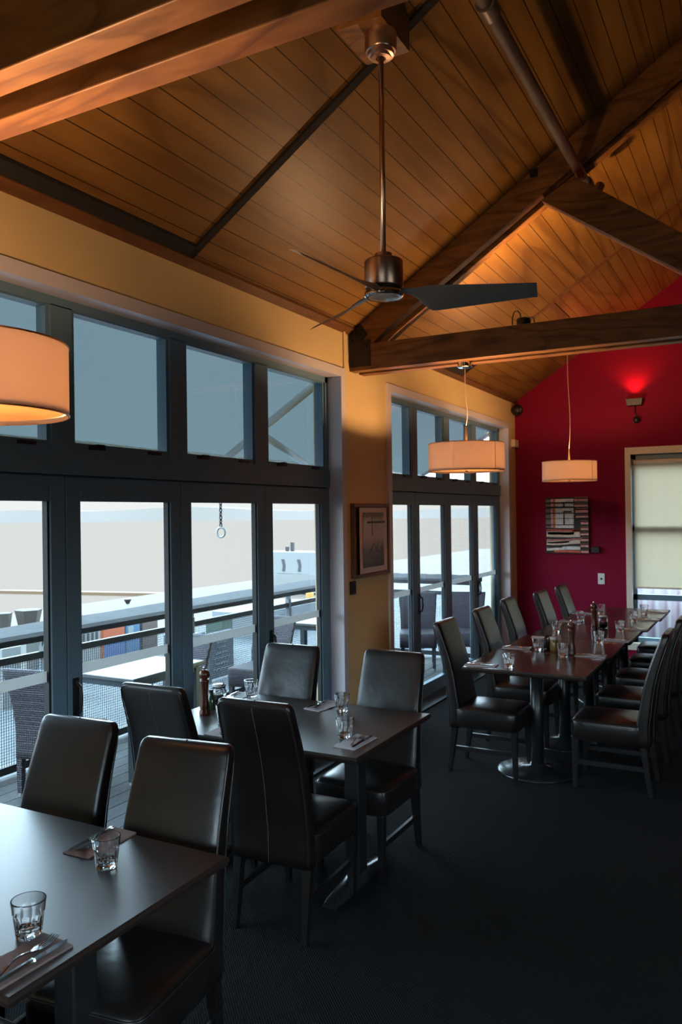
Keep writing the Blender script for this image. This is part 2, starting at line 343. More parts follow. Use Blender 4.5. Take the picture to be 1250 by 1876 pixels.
wf.box((xa_, RWO[0], RWO[2]), (xb_, RWO[1], RWO[2] + .05)); wf.box((xa_, RWO[0], RWO[3] - .05), (xb_, RWO[1], RWO[3]))
wo_ = struct(wf.obj('window_11', 'joinery'), 'added slate blue daylight window in the right wall, out of view', 'window')  # second unseen window, added to throw daylight onto the door wall
box('pane', (XR + .082, RWO[0] + .045, RWO[2] + .045), (XR + .088, RWO[1] - .045, RWO[3] - .045), 'pane', wo_)
ce = MB(); th = 0.1
ce.prism([(XW - .24, cz(XW - .24)), (XRIDGE, cz(XRIDGE)), (XR + .2, cz(XR + .2)), (XR + .2, cz(XR + .2) + th), (XRIDGE, cz(XRIDGE) + th), (XW - .24, cz(XW - .24) + th)], 'y', YB - .2, YR + .2)
struct(ce.obj('ceiling', 'ply'), 'sloping grooved plywood ceiling', 'ceiling')

def trim_n(i, mb, m, label): return struct(mb.obj('trim_%d' % i, m), label, 'trim')
def slope_strip(mb, xa, xb, y0, y1, d0, d1):
    """strip under the ceiling slope between x=xa and xb, from d0 to d1 below it"""
    b = [(xa, y0, cz(xa) - d1), (xb, y0, cz(xb) - d1), (xb, y1, cz(xb) - d1), (xa, y1, cz(xa) - d1)]
    t = [(xa, y0, cz(xa) - d0), (xb, y0, cz(xb) - d0), (xb, y1, cz(xb) - d0), (xa, y1, cz(xa) - d0)]
    return mb.hexa(b, t)
# matt black strips and brown cover strips on the ceiling
m = slope_strip(MB(), -2.86, -2.80, -0.5, 3.59, 0.0, 0.02); slope_strip(m, -2.86, XRIDGE, 3.54, 3.59, 0.0, 0.02); trim_n(1, m, 'blackmatt', 'black strip along the eave and up the ceiling beside the fan')
m = slope_strip(MB(), XW, -2.865, YB, 5.6, 0.0, 0.02); trim_n(2, m, 'cover', 'brown cover strip where the ceiling meets the near wall')
m = slope_strip(MB(), XW, -2.87, 5.9, YR, 0.0, 0.02); trim_n(3, m, 'cover', 'brown cover strip where the ceiling meets the far wall')
m = slope_strip(MB(), -2.86, -2.80, 7.4, 8.13, 0.0, 0.02); slope_strip(m, -2.86, -2.2, 8.09, 8.13, 0.0, 0.02); trim_n(4, m, 'blackmatt', 'short black strip corner behind the far truss')
m = slope_strip(MB(), -2.2, XRIDGE, 8.08, 8.13, 0.0, 0.018); trim_n(5, m, 'cover', 'brown cover strip running up the ceiling behind the far truss')
m = slope_strip(MB(), -1.93, -1.88, 8.13, 8.85, 0.0, 0.018); trim_n(6, m, 'cover', 'short brown cover strip meeting the long one at a right angle')

# ------------------------------------------------------------------ door openings
def reveal(i, y0, y1, what):
    """white painted lining and architrave of one opening"""
    t = 0.012; a = 0.068
    mb = MB()
    mb.box((XJ - .1, y0, 0), (XW, y0 + t, HEAD)); mb.box((XJ - .1, y1 - t, 0), (XW, y1, HEAD)); mb.box((XJ - .1, y0, HEAD - t), (XW, y1, HEAD))
    mb.box((XW, y0 - a + .012, 0), (XW + .02, y0 + .012, HEAD + a - .012)); mb.box((XW, y1 - .012, 0), (XW + .02, y1 + a - .012, HEAD + a - .012))
    mb.box((XW, y0 + .012, HEAD - .012), (XW + .02, y1 - .012, HEAD + a - .012))
    trim_n(i, mb, 'trim', 'white painted reveal and architrave around the %s' % what)
reveal(7, *O1, 'nearer door opening'); reveal(8, *O2, 'farther door opening')

def opening(n0, d0, y0, y1, bounds, mull, which):
    """frame with head, transom, mullions (trim), four awning sashes (window_n) and four bifold leaves (door_n)"""
    xb = XJ - 0.10
    fr = MB()
    fr.box((xb, y0 + .012, 2.875), (XJ, y1 - .012, HEAD - .012))         # head
    fr.box((xb, y0 + .012, 2.06), (XJ + .012, y1 - .012, 2.19))          # transom
    fr.box((xb, y0 + .012, 0), (XJ, y0 + .06, HEAD)); fr.box((xb, y1 - .055, 0), (XJ, y1 - .012, HEAD))
    trim_n(n0 + 30, MB().box((XJ - .14, y0, -0.02), (XW + .07, y1, 0.012)), 'sill', 'dark sill under the doors of the %s' % which)
    fr.box((xb, y0 + .05, 2.045), (XJ - .056, y1 - .05, 2.065)); fr.box((xb, bounds[0] - .07, 0), (XJ - .03, bounds[0] + .01, 2.06)); fr.box((xb, bounds[4] - .01, 0), (XJ - .03, bounds[4] + .07, 2.06))
    for q in bounds[1:4]: fr.box((xb + .02, q - .02, .02), (XJ - .057, q + .02, 2.05))
    for (a, b) in mull: fr.box((xb, a, 2.19), (XJ, b, 2.88))
    trim_n(n0 + 20, fr, 'joinery', 'slate blue frame, mullions and transom of the %s' % which)
    ys = [y0 + .06] + [v for ab in mull for v in ab] + [y1 - .055]
    for k in range(4):
        a, b = ys[2 * k], ys[2 * k + 1]; s = 0.022
        sash = MB(); xs = XJ - .012
        sash.box((xs - .05, a, 2.19), (xs, b, 2.222)); sash.box((xs - .05, a, 2.868), (xs, b, 2.885))
        sash.box((xs - .05, a, 2.222), (xs, a + s, 2.868)); sash.box((xs - .05, b - s, 2.222), (xs, b, 2.868))
        so = struct(sash.obj('window_%d' % (n0 + k), 'joinery'), '%s high awning sash from the camera in the %s' % (['nearest', 'second', 'third', 'farthest'][k], which), 'window')
        box('pane', (xs - .03, a + s - .004, 2.218), (xs - .024, b - s + .004, 2.872), 'pane', so)
        lat = MB(); yl = a + (b - a) * .22
        lat.box((xs, yl - .05, 2.196), (xs + .02, yl + .05, 2.216)); lat.box((xs + .01, yl - .02, 2.204), (xs + .03, yl + .035, 2.222))
        yl = b - (b - a) * .18; lat.box((xs, yl - .05, 2.196), (xs + .014, yl + .05, 2.212))
        lat.obj('latch', 'black', so)
    for k in range(4):
        a, b = bounds[k] + .003, bounds[k + 1] - .003; st = 0.09; x0, x1 = XJ - .055, XJ - .001
        le = MB()
        le.box((x0, a, 0.02), (x1, a + st, 2.052)); le.box((x0, b - st, 0.02), (x1, b, 2.052))
        le.box((x0, a + st, 1.931), (x1, b - st, 2.052)); le.box((x0, a + st, 0.02), (x1, b - st, 0.15))
        lo = struct(le.obj('door_%d' % (d0 + k), 'joinery', bevel=0.003), '%s slate blue glazed bifold leaf from the camera in the %s' % (['nearest', 'second', 'third', 'farthest'][k], which), 'door')
        bead = MB(); q = 0.012
        for (ya, yb_) in ((a + st, a + st + q), (b - st - q, b - st)): bead.box((XJ - .045, ya, .15), (XJ - .012, yb_, 1.931))
        bead.obj('glazing_bead', 'gasket', lo)
        box('pane', (XJ - .034, a + st - .005, .145), (XJ - .028, b - st + .005, 1.936), 'pane', lo)
        box('safety_strip', (XJ - .0275, a + st + .002, 1.066), (XJ - .026, b - st - .002, 1.118), 'tape', lo)
        if k in (0, 2): continue
        h = MB(); hy = (a + .045) if k in (1, 3) else (b - .045)
        h.box((XJ - .001, hy - .018, .86), (XJ + .006, hy + .018, 1.06)); h.tube([(XJ + .006, hy, .88), (XJ + .035, hy, .90), (XJ + .04, hy, .96), (XJ + .035, hy, 1.02), (XJ + .006, hy, 1.04)], .008, 8)
        h.obj('handle', 'black', lo)
opening(1, 1, O1[0], O1[1], [1.905, 2.784, 3.653, 4.536, 5.40], [(2.704, 2.837), (3.567, 3.708), (4.43, 4.58)], 'nearer opening')
opening(5, 5, O2[0], O2[1], [6.41, 7.17, 8.055, 8.965, 9.90], [(7.08, 7.227), (7.957, 8.122), (8.858, 9.015)], 'farther opening')

# ------------------------------------------------------------------ window in the red wall with its blind
x0, x1, z0, z1 = RW
mb = MB(); a = 0.065
mb.box((x0 - a + .02, YR - .02, z0 - a), (x0 + .02, YR, z1 + a)); mb.box((x1 - .02, YR - .02, z0 - a), (x1 + a, YR, z1 + a)); mb.box((x0 + .02, YR - .02, z1 - .02), (x1 - .02, YR, z1 + a)); mb.box((x0 + .02, YR - .02, z0 - a), (x1 - .02, YR, z0 + .02))
mb.box((x0, YR, z0), (x0 + .02, YR + .1, z1)); mb.box((x1 - .02, YR, z0), (x1, YR + .1, z1)); mb.box((x0, YR, z1 - .02), (x1, YR + .1, z1)); mb.box((x0, YR, z0), (x1, YR + .1, z0 + .02))
trim_n(9, mb, 'cream', 'cream architrave around the window with the blind')
wf = MB(); x0 += .02; x1 -= .02; z0 += .02; z1 -= .02; ya, yb = YR + .07, YR + .13
wf.box((x0, ya, z0), (x0 + .05, yb, z1)); wf.box((x1 - .05, ya, z0), (x1, yb, z1)); wf.box((x0, ya, z1 - .13), (x1, yb, z1)); wf.box((x0, ya, z0), (x1, yb, z0 + .06))
wf.box((x0, ya, .745), (x1, yb, .815)); wf.box((x0, ya, 1.60), (x1, yb, 1.66)); wf.box(((x0 + x1) / 2 - .03, ya, z0), ((x0 + x1) / 2 + .03, yb, .745))
wo_ = struct(wf.obj('window_9', 'joinery'), 'slate blue window in the crimson end wall, behind the blind', 'window')
box('pane', (x0 + .045, YR + .097, z0 + .05), (x1 - .045, YR + .103, z1 - .045), 'pane', wo_)
bl = empty('roller_blind', 'cream roller blind pulled most of the way down the end-wall window', 'blind', ((x0 + x1) / 2, YR + .045, .90))
hw = (x1 - x0) / 2 - .03
mb = MB(); N = 24
vs_ = [(-hw + 2 * hw * i / N, .004 * math.sin(i * 1.7), z) for z in (0, 1.52) for i in range(N + 1)]
mb.add(vs_, [(i, i + 1, N + 2 + i, N + 1 + i) for i in range(N)]).obj('fabric', 'blind', bl, smooth=True)
MB().tube([(-hw, 0, 1.545), (hw, 0, 1.545)], .028, 16).obj('roller', 'cream', bl, smooth=True)
MB().box((-hw, -.008, -.012), (hw, .008, .012)).obj('bottom_bar', 'cream', bl, bevel=.003)
mb = MB(); mb.box((-hw - .022, -.02, 1.51), (-hw, .03, 1.58)); mb.obj('bracket', 'black', bl)

# ------------------------------------------------------------------ trusses
TB, TT = 2.984, 3.19
def truss(y0, label, far):
    t = empty('roof_truss', label, 'roof truss', (0, y0, TB), 0, 'timber roof trusses')
    lay = ((0, .087), (.170, .257))
    xr = 3.3
    for (a, b) in lay:
        m = MB(); N = 30; xs = [XW + (xr - XW) * i / N for i in range(N + 1)]
        rg = [[(x, a, 0), (x, b, 0), (x, b, TT - TB), (x, a, TT - TB)] for x in xs]
        m.loft(rg).obj('tie_beam', 'beam', t, bevel=.004)
    for (a, b) in ((0.004, .085), (.172, .253)):
        for sgn in (1,):
            m = MB(); xs = [-2.66, XRIDGE]
            top = [(x, cz(x) - TB - .001) for x in xs]; bot = [(x, cz(x) - TB - .225) for x in xs]
            m.prism([(xs[0] + .10, bot[0][1] + .066), (xs[1], bot[1][1]), (xs[1], top[1][1]), (xs[0] - .24, cz(xs[0] - .24) - TB - .001), (xs[0] - .24, TT - TB + .002), (xs[0] - .05, TT - TB + .002)], 'y', a, b).obj('rafter', 'beam', t, bevel=.003)
            m = MB(); xs = [XRIDGE, 3.3]
            m.prism([(xs[0], cz(xs[0]) - TB - .225), (xs[1], cz(xs[1]) - TB - .225), (xs[1], cz(xs[1]) - TB - .001), (xs[0], cz(xs[0]) - TB - .001)], 'y', a, b).obj('rafter', 'beam', t)
    # diagonal strut from mid rafter down to the tie beam
    m = MB(); k = 1.0429
    m.prism([(-1.385 + .0, 4.053 - TB), (-1.157, 4.178 - TB), (.14, 3.198 - TB), (-.17, 3.192 - TB)], 'y', .02, .15).obj('strut', 'beam', t, bevel=.004)
    # steel heel plate with bolts on the front face
    m = MB(); pts = [(XW + .004, .03), (XW + .185, .03), (XW + .185, .235), (XW + .10, .235), (XW + .165, .275), (XW + .10, .375), (XW + .004, .315)]
    pl = m.prism(pts, 'y', -.007, -.0005).obj('heel_plate', 'steel', t)
    for (px, pz) in ((.03, .06), (.155, .19), (.03, .24), (.075, .29)):
        MB().lathe([(.011, 0), (.011, .007), (.006, .010)], 10).xform(Matrix.Translation((XW + px, -.007, pz)) @ Matrix.Rotation(PI / 2, 4, 'X')).obj('bolt', 'steel', pl, smooth=False)
    m = MB(); m.prism([(-1.455, 1.235), (-1.40, 1.235), (-1.40, 1.29), (-1.455, 1.29)], 'y', -.006, .004).obj('bolt', 'steel', t)
    return t
truss(1.369, 'double timber roof truss overhead at the top left corner of the photo', False)
truss(5.611, 'double timber roof truss across the middle of the room with a black heel plate', True)

# square packing post on the wall under the far truss end
m = MB(); m.box((XW, 5.50, 2.99), (XW + .012, 5.53, 3.30)); trim_n(10, m, 'yellow', 'thin mustard batten beside the truss end')

# grey pipe along the roof
p = empty('overhead_pipe', 'dull grey steel pipe running under the roof towards the far truss', 'pipe', (-1.126, 0, 4.215))
MB().tube([(0, -1.5, 0), (0, 6.0, 0)], .036, 16).obj('pipe_run', 'pipe', p, smooth=True)
for yy in (3.62, 5.93, 6.08):
    MB().tube([(0, yy - .05, 0), (0, yy + .05, 0)], .047, 16).obj('coupling', 'pipe', p, angle=.6)
MB().tube([(0, 6.0, 0), (0, 6.12, 0), (0.02, 6.2, 0.03), (.04, 6.24, .10)], .036, 12).obj('elbow', 'pipe', p, smooth=True)
s = empty('sprinkler_head', 'small grey sprinkler pipe poking below the far strut', 'sprinkler', (-.72, 5.95, 3.66))
MB().tube([(-.02, 0, .12), (0, 0, .05), (.02, 0, 0)], .012, 8).obj('stem', 'pipe', s, smooth=True)
MB().box((-.02, -.02, -.012), (.05, .02, .004)).obj('deflector', 'steel', s)

# ------------------------------------------------------------------ ceiling fan
fx, fy = -1.551, 3.337
pad = MB(); px0, px1, py0, py1, pz = fx - .17, fx + .06, fy - .12, fy + .20, 4.072
pad.hexa([(px0, py0, pz), (px1, py0, pz), (px1, py1, pz), (px0, py1, pz)], [(px0, py0, cz(px0) + .0), (px1, py0, cz(px1)), (px1, py1, cz(px1)), (px0, py1, cz(px0))])
fan = empty('ceiling_fan', 'three-bladed ceiling fan on a long rod with a copper-toned motor', 'ceiling fan', (fx, fy, 0))
pad.xform(Matrix.Translation((-fx, -fy, 0))).obj('mounting_block', 'beam', fan)
MB().lathe([(.074, 4.072), (.074, 3.992), (.070, 3.985), (.062, 3.982), (.060, 3.968), (.048, 3.965), (.046, 3.957), (.024, 3.955), (.022, 3.972)], 40).obj('canopy', 'copper', fan, angle=.6)
MB().lathe([(.0125, 3.99), (.0125, 3.03)], 16).obj('rod', 'copper', fan, smooth=True)
ZF = 2.868
MB().lathe([(.030, ZF + .185), (.040, ZF + .183), (.040, ZF + .155), (.084, ZF + .152), (.090, ZF + .146), (.090, ZF + .03), (.086, ZF + .024), (.04, ZF + .022)], 48).obj('motor', 'copper', fan, angle=.6)
MB().lathe([(.05, ZF + .026), (.078, ZF + .024), (.078, ZF + .006), (.05, ZF + .004)], 40).obj('blade_hub', 'black', fan, angle=.6)
MB().lathe([(.06, ZF + .008), (.088, ZF + .006), (.092, ZF - .004), (.090, ZF - .014), (.080, ZF - .020), (.070, ZF - .018)], 48).obj('trim_ring', 'chrome', fan, angle=.8)
MB().lathe([(.0, ZF - .026), (.03, ZF - .0255), (.06, ZF - .022), (.078, ZF - .016)], 40, cap=False).obj('light_lens', 'opal', fan, smooth=True)
def blade():
    mb = MB(); rings = []; n = 26
    for i in range(n + 1):
        s_ = i / n; r = .055 + s_ * (.70 - .055)
        u = min(1, max(0, (r - .09) / .15)); u = u * u * (3 - 2 * u)
        wid = .052 + .103 * u - .062 * max(0, (r - .24) / .46) ** 1.1
        tw = math.radians(6 + 27 * u - 5 * max(0, (r - .24) / .46))
        th_ = .0065 - .004 * s_
        zc = .012 - .004 * u
        lead = .024 * (1 - u) + .034 * u     # leading edge stays nearly straight
        ring = []
        for j in range(12):
            t = 2 * PI * j / 12; yy = wid / 2 * math.cos(t) + (wid / 2 - lead); zz = th_ * math.sin(t) + .012 * ((yy - wid / 2 + lead) / wid) ** 2 * -2
            ring.append((r + (.02 * yy / .1 if i == n else 0), yy * math.cos(tw) , -yy * math.sin(tw) + zz + zc))
        rings.append(ring)
    return mb.loft(rings)
for k, ang in enumerate((25, 145, 265)):
    b = blade().obj('blade', 'blade', fan, angle=.9); b.location = (0, 0, ZF + .004); b.rotation_euler = (0, 0, math.radians(ang))

# ------------------------------------------------------------------ pendant lamps
def lamp_light(name, parent, loc, watts, col, rad=.04, kind='POINT', spot=None, rot=None):
    d = bpy.data.lights.new(name, kind); d.energy = watts; d.color = col; d.shadow_soft_size = rad
    if spot: d.spot_size = spot; d.spot_blend = 0.8
    o = bpy.data.objects.new(name, d); C.objects.link(o); o.parent = parent; o.location = loc
    if rot: o.rotation_euler = rot
    return o
def pendant():
    t = empty('pendant_lamp', '', 'pendant lamp')
    R, Ht = .285, .212
    m = MB(); n = 64; rg = []
    for (r, z) in ((R, 0), (R, Ht), (R - .003, Ht), (R - .003, 0)): rg.append([(r * math.cos(2 * PI * j / n), r * math.sin(2 * PI * j / n), z) for j in range(n)])
    sh = m.loft(rg, cap=False, closed=True).obj('shade', 'shade', t, angle=.8)
    m = MB()
    for z in (.003, Ht - .003): m.tube([(R * math.cos(2 * PI * j / 48), R * math.sin(2 * PI * j / 48), z) for j in range(48)], .0028, 6, closed=True)
    m.obj('shade_rim', 'brass', sh, smooth=True)
    m = MB(); m.box((-.0018, -R - .0012, 0), (.0018, -R + .001, Ht)); m.xform(Matrix.Rotation(math.radians(66), 4, 'Z')).obj('shade_seam', 'cord', sh)
    m = MB(); m.lathe([(0.001, .014), (R - .012, .014), (R - .012, .018), (0.001, .018)], 48).obj('diffuser', 'diffuser', t)
    m = MB(); m.lathe([(.001, -.002), (.014, 0), (.012, .014)], 16).obj('finial', 'chrome', t, smooth=True)
    m = MB()
    for q in range(3):
        an = q * 2 * PI / 3 + .4; m.tube([(.012 * math.cos(an), .012 * math.sin(an), Ht - .02), ((R - .004) * math.cos(an), (R - .004) * math.sin(an), Ht - .012)], .003, 6)
    m.obj('spider', 'chrome', t)
    for q in range(3):
        an = q * 2 * PI / 3 + .4; m = MB()
        m.lathe([(.001, .07), (.018, .075), (.026, .10), (.022, .13), (.012, .15), (.011, .19)], 14, .07 * math.cos(an), .07 * math.sin(an))
        m.obj('bulb', 'bulb', t, smooth=True)
    MB().lathe([(.014, Ht - .03), (.013, Ht + .01), (.006, Ht + .13), (.0045, Ht + .135)], 14).obj('stem', 'brass', t, smooth=True)
    return t
def hang(proto, used, loc, top, label, wob, can, watt):
    t = place(proto, used, loc, 0, label, 'drum pendant lamps'); z1 = top - loc[2]
    pts = []; zz = .342
    for i in range(17):
        f = i / 16; pts.append((wob * math.sin(f * PI * 2.2) * (1 - f), wob * .6 * math.sin(f * PI * 1.4), zz + (z1 - .03 - zz) * f))
    MB().tube(pts, .0035, 8).obj('cord', 'cord', t, smooth=True)
    if can: MB().lathe([(.001, z1 - .04), (.050, z1 - .04), (.058, z1 - .034), (.060, z1 - .001)], 32).obj('canopy', 'chrome', t, angle=.6)
    lamp_light('bulb_light', t, (0.10, -.07, .10), BULB_W * watt, (1.0, 0.56, 0.27), .05)
    return t
pp = pendant()
PENDS = [((-2.00, 5.74, 2.16), TB, 'farther of two cream drum lampshades over the window side, hung from the middle truss', .012, True),
         ((-1.877, 8.71, 2.175), cz(-1.877), 'cream drum lampshade hanging in front of the crimson wall', .016, False),
         ((-2.065, 1.535, 2.155), TB, 'big cream drum lampshade cut off by the left edge of the photo', .01, True)]
first = [copy_tree(pp) for _ in range(2)]
for i, (loc, top, lab, wob, can) in enumerate(PENDS): hang(pp if i == 0 else first[i - 1], False, loc, top, lab, wob, can, (1.0, 0.85, 1.0)[i])

# uplight on the tie beam
def uplight(x, y, label, watts, yaw, pitch, off):
    t = empty('uplight', label, 'spotlight', (x, y, TT))
    MB().lathe([(.05, 0), (.052, .08), (.046, .088)], 24).obj('lamp_body', 'black', t, angle=.6)
    MB().lathe([(.001, .089), (.042, .089)], 24, cap=False).obj('lens', 'uplens', t)
    MB().tube([(-.075, -.03, .004), (-.075, -.035, .09), (-.06, -.035, .135), (-.035, -.035, .14), (-.015, -.035, .115), (-.012, -.035, .08)], .005, 8).obj('cable', 'black', t, smooth=True)
    MB().tube([(.045, -.03, .06), (.065, -.03, .085), (.085, -.03, .07), (.088, -.03, .002)], .004, 8).obj('cable', 'black', t, smooth=True)
    lamp_light('uplight_light', t, (0, off, .11), watts, WARM, .035, 'SPOT', math.radians(150), (PI - pitch, 0, yaw))
uplight(-1.568, 5.81, 'small black uplight with looped cable on the middle truss', UPLIGHT_W * 1.3, 0, .9, .085)
uplight(-1.568, 1.48, 'small black uplight lying on the nearer truss above the photo', UPLIGHT_W * .12, 0, .5, .06)

# red-lit wall lamp, camera, speaker, boxes on the walls
t = empty('wall_uplight', 'black wall uplight glowing red onto the crimson wall', 'wall lamp', (-1.415, YR, 3.13))
MB().hexa([(-.085, -.10, .0), (.085, -.10, .0), (.085, 0, .0), (-.085, 0, .0)], [(-.10, -.12, .085), (.10, -.12, .085), (.10, 0, .085), (-.10, 0, .085)]).obj('housing', 'black', t, bevel=.004)
MB().box((-.06, -.09, .0855), (.06, -.04, .088)).obj('lens', 'led', t)
lamp_light('red_light', t, (0, -.075, .12), RED_W, (1.0, .10, .05), .03, 'SPOT', math.radians(130), (PI - math.radians(-12), 0, 0))
t = empty('dome_camera', 'small black ball camera dangling under the wall uplight', 'camera', (-1.395, YR - .06, 2.955))
MB().lathe([(.001, -.042)] + [(.042 * math.cos(a_), .042 * math.sin(a_)) for a_ in [(-70 + 20 * i) * PI / 180 for i in range(8)]] + [(.001, .042)], 20).obj('ball', 'black', t, smooth=True)
MB().tube([(0, 0, .04), (-.02, .02, .09), (-.02, .055, .18)], .005, 8).obj('stalk', 'black', t, smooth=True)
t = empty('corner_speaker', 'small black ball speaker high in the far corner', 'speaker', (XW + .075, YR - .16, 3.17))
MB().lathe([(.001, -.075)] + [(.075 * math.cos(a_), .075 * math.sin(a_)) for a_ in [(-75 + 15 * i) * PI / 180 for i in range(11)]] + [(.001, .075)], 24).obj('shell', 'black', t, smooth=True)
MB().lathe([(.001, .004), (.045, .0), (.05, -.004)], 20).xform(Matrix.Translation((.035, -.06, 0)) @ Matrix.Rotation(PI / 2, 4, 'X')).obj('grille', 'steel', t, smooth=True)
MB().box((-.075, -.02, -.02), (-.02, .02, .02)).obj('bracket', 'black', t)
t = tag(MB().box((XW, YR - .20, 2.69), (XW + .055, YR - .03, 2.79)).obj('alarm_sensor', 'cream', bevel=.008), 'cream sensor box on the far corner of the yellow wall', 'sensor')
t = empty('light_switch', 'white light switch on the crimson wall', 'light switch', (-1.845, YR, 1.0))
MB().box((-.042, -.012, -.068), (.042, 0, .068)).obj('plate', 'white', t, bevel=.004); MB().box((-.012, -.017, -.012), (.012, -.010, .012)).obj('rocker', 'steel', t, bevel=.002)
tag(MB().box((-1.955, YR - .05, 1.325), (-1.855, YR, 1.40)).obj('wall_sensor', 'black', bevel=.006), 'little black box on the crimson wall at the corner of the painting', 'sensor')
t = empty('wall_plate', 'black square wall plate beside the nearer doors, below the framed photograph', 'wall plate', (XW, 5.60, 1.265))
MB().box((0, -.036, -.052), (.022, .042, .052)).obj('plate', 'black', t, bevel=.004); MB().box((.022, -.018, -.03), (.026, .02, .03)).obj('rocker', 'steel', t, bevel=.002)

# abstract painting on the red wall
t = empty('abstract_painting', 'abstract striped canvas in white, orange, pink and black on the crimson wall', 'painting', (-2.525, YR, 1.315))
PW, PH = .54, .715
MB().box((0, -.038, 0), (PW, -.0, PH)).obj('canvas', mat('canvas_dark', (.035, .028, .028), .7), t)
pc = {'w': (.85, .80, .74), 'o': (.62, .17, .04), 'p': (.85, .40, .34), 'r': (.75, .12, .06), 'k': (.03, .026, .026), 'c': (.85, .66, .52), 'm': (.58, .2, .16), 'g': (.22, .18, .17)}
keys = list(pc); pm = [mat('paint_' + k_, pc[k_], .6, var=.25, vscale=30) for k_ in keys]
mb = MB()
def pr(c, u0, u1, v0, v1, wig=0):
    mb.mi = keys.index(c); n = 6
    for i in range(n):
        a_, b_ = u0 + (u1 - u0) * i / n, u0 + (u1 - u0) * (i + 1) / n
        wa, wb = wig * math.sin(5 * a_ + v0 * 9), wig * math.sin(5 * b_ + v0 * 9)
        P = lambda u, v: (u * PW, -.0392, PH * (1 - v))
        mb.add([P(a_, v1 + wa), P(b_, v1 + wb), P(b_, v0 + wb), P(a_, v0 + wa)], [(0, 1, 2, 3)])
rows = [(.03, .085), (.115, .165), (.195, .275), (.295, .375), (.385, .485), (.50, .55)]
for i, (v0, v1) in enumerate(rows):
    pr('g', .01, .13, v0 + .01, v1 - .005); pr('p', .13, .19, v0, v1); pr('o', .18, .235, v0, v1); pr('w', .235, .66, v0, v1)
    if i in (1, 3, 4): pr('o', .42, .45, v0, v1)
    if i == 2: pr('r', .42, .62, v0 + .05, v1 - .005)
for v0, v1, u in ((.005, .08, .68), (.105, .175, .68), (.20, .28, .70), (.315, .365, .71), (.42, .485, .82), (.53, .585, .82), (.625, .675, .81), (.72, .78, .81), (.83, .885, .81), (.945, .985, .82)):
    pr('p', u, .99, v0, v1); pr('r' if v0 < .3 else 'm', u, .99, v0 + (v1 - v0) * .1, v0 + (v1 - v0) * .4)
pr('r', .02, .80, .575, .60, .006); pr('o', .62, .80, .57, .62); pr('c', .02, .80, .61, .71, .004); pr('w', .05, .66, .62, .665, .004)
pr('m', .02, .80, .74, .77, .012); pr('c', .02, .80, .765, .84, .016); pr('w', .04, .55, .78, .81, .016)
pr('w', .02, .80, .885, .945, .01); pr('p', .04, .4, .885, .90, .01); pr('r', .2, .8, .955, .985, .006)
mb.obj('painted_stripes', pm, t)

# framed photograph between the doors
t = empty('framed_photograph', 'black and white sea photograph in a timber frame between the two door openings', 'picture', (XW, 5.59, 1.335))
FW, FH = .66, .60
mb = MB(); f = .03; dp = .042
mb.box((0, 0, 0), (dp, FW, f)); mb.box((0, 0, FH - f), (dp, FW, FH)); mb.box((0, 0, f), (dp, f, FH - f)); mb.box((0, FW - f, f), (dp, FW, FH - f)); mb.box((0, f, f), (.01, FW - f, FH - f))
mb.obj('frame', wood('frame_timber', (.16, .07, .035), (.26, .125, .065), (1, .5, 1), 6, .5), t, bevel=.002)
prm, pn_, pl_, pb = new_mat('photo_print')
tcn = pn_.new('ShaderNodeTexCoord'); sp = pn_.new('ShaderNodeSeparateXYZ'); pl_(tcn.outputs['Object'], sp.inputs[0])
rr = pn_.new('ShaderNodeValToRGB'); el = rr.color_ramp.elements
el[0].position = 0.0; el[0].color = (.035, .04, .05, 1); el[1].position = 1.0; el[1].color = (.06, .06, .065, 1)
for pos, c_ in ((.30, .2), (.52, .58), (.76, .62), (.84, .5), (.90, .16)): e_ = el.new(pos); e_.color = (c_, c_ * .95, c_ * .94, 1)
mr2 = pn_.new('ShaderNodeMapRange'); mr2.inputs[1].default_value = .08; mr2.inputs[2].default_value = .54; pl_(sp.outputs['Z'], mr2.inputs[0])
nn = pn_.new('ShaderNodeTexNoise'); nn.inputs['Scale'].default_value = 5; pl_(tcn.outputs['Object'], nn.inputs['Vector'])
aa = pn_.new('ShaderNodeMath'); aa.operation = 'MULTIPLY_ADD'; aa.inputs[1].default_value = .16; pl_(nn.outputs[0], aa.inputs[0]); 
sb = pn_.new('ShaderNodeMath'); sb.operation = 'SUBTRACT'; sb.inputs[1].default_value = .08; pl_(mr2.outputs[0], sb.inputs[0]); pl_(sb.outputs[0], aa.inputs[2])
pl_(aa.outputs[0], rr.inputs[0]); pl_(rr.outputs[0], pb.inputs['Base Color']); pb.inputs['Roughness'].default_value = .5
def sheet(y0, y1, z0, z1, off):
    mb = MB(); n = 8; vs_ = []
    for z in (z0, z1):
        for i in range(n + 1):
            y = y0 + (y1 - y0) * i / n; vs_.append((.052 + off + .016 * (1 - i / n) ** 3 - .006 * (i / n), y, z))
    return mb.add(vs_, [(i, i + 1, n + 2 + i, n + 1 + i) for i in range(n)])
sheet(.03, FW - .07, .035, .565, 0).obj('mount', mat('print_mount', (.80, .74, .72), .7), t, smooth=True)
sheet(.09, FW - .135, .08, .525, .0015).obj('print', prm, t, smooth=True)
mb = MB()
def dash(y0, z0, y1, z1, w_):
    X = .060; d = Vector((0, y1 - y0, z1 - z0)).normalized(); n_ = Vector((0, -d.z, d.y)) * w_ / 2
    a_, b_ = Vector((X, y0, z0)), Vector((X, y1, z1)); mb.add([a_ - n_, b_ - n_, b_ + n_, a_ + n_], [(0, 1, 2, 3)])
dash(.095, .445, .52, .447, .016); dash(.28, .335, .275, .50, .013); dash(.34, .385, .34, .46, .004); dash(.37, .385, .37, .465, .004)
dash(.23, .20, .31, .275, .012); dash(.33, .26, .345, .21, .010); dash(.345, .21, .385, .28, .010); dash(.46, .275, .458, .165, .014); dash(.35, .21, .45, .195, .007)
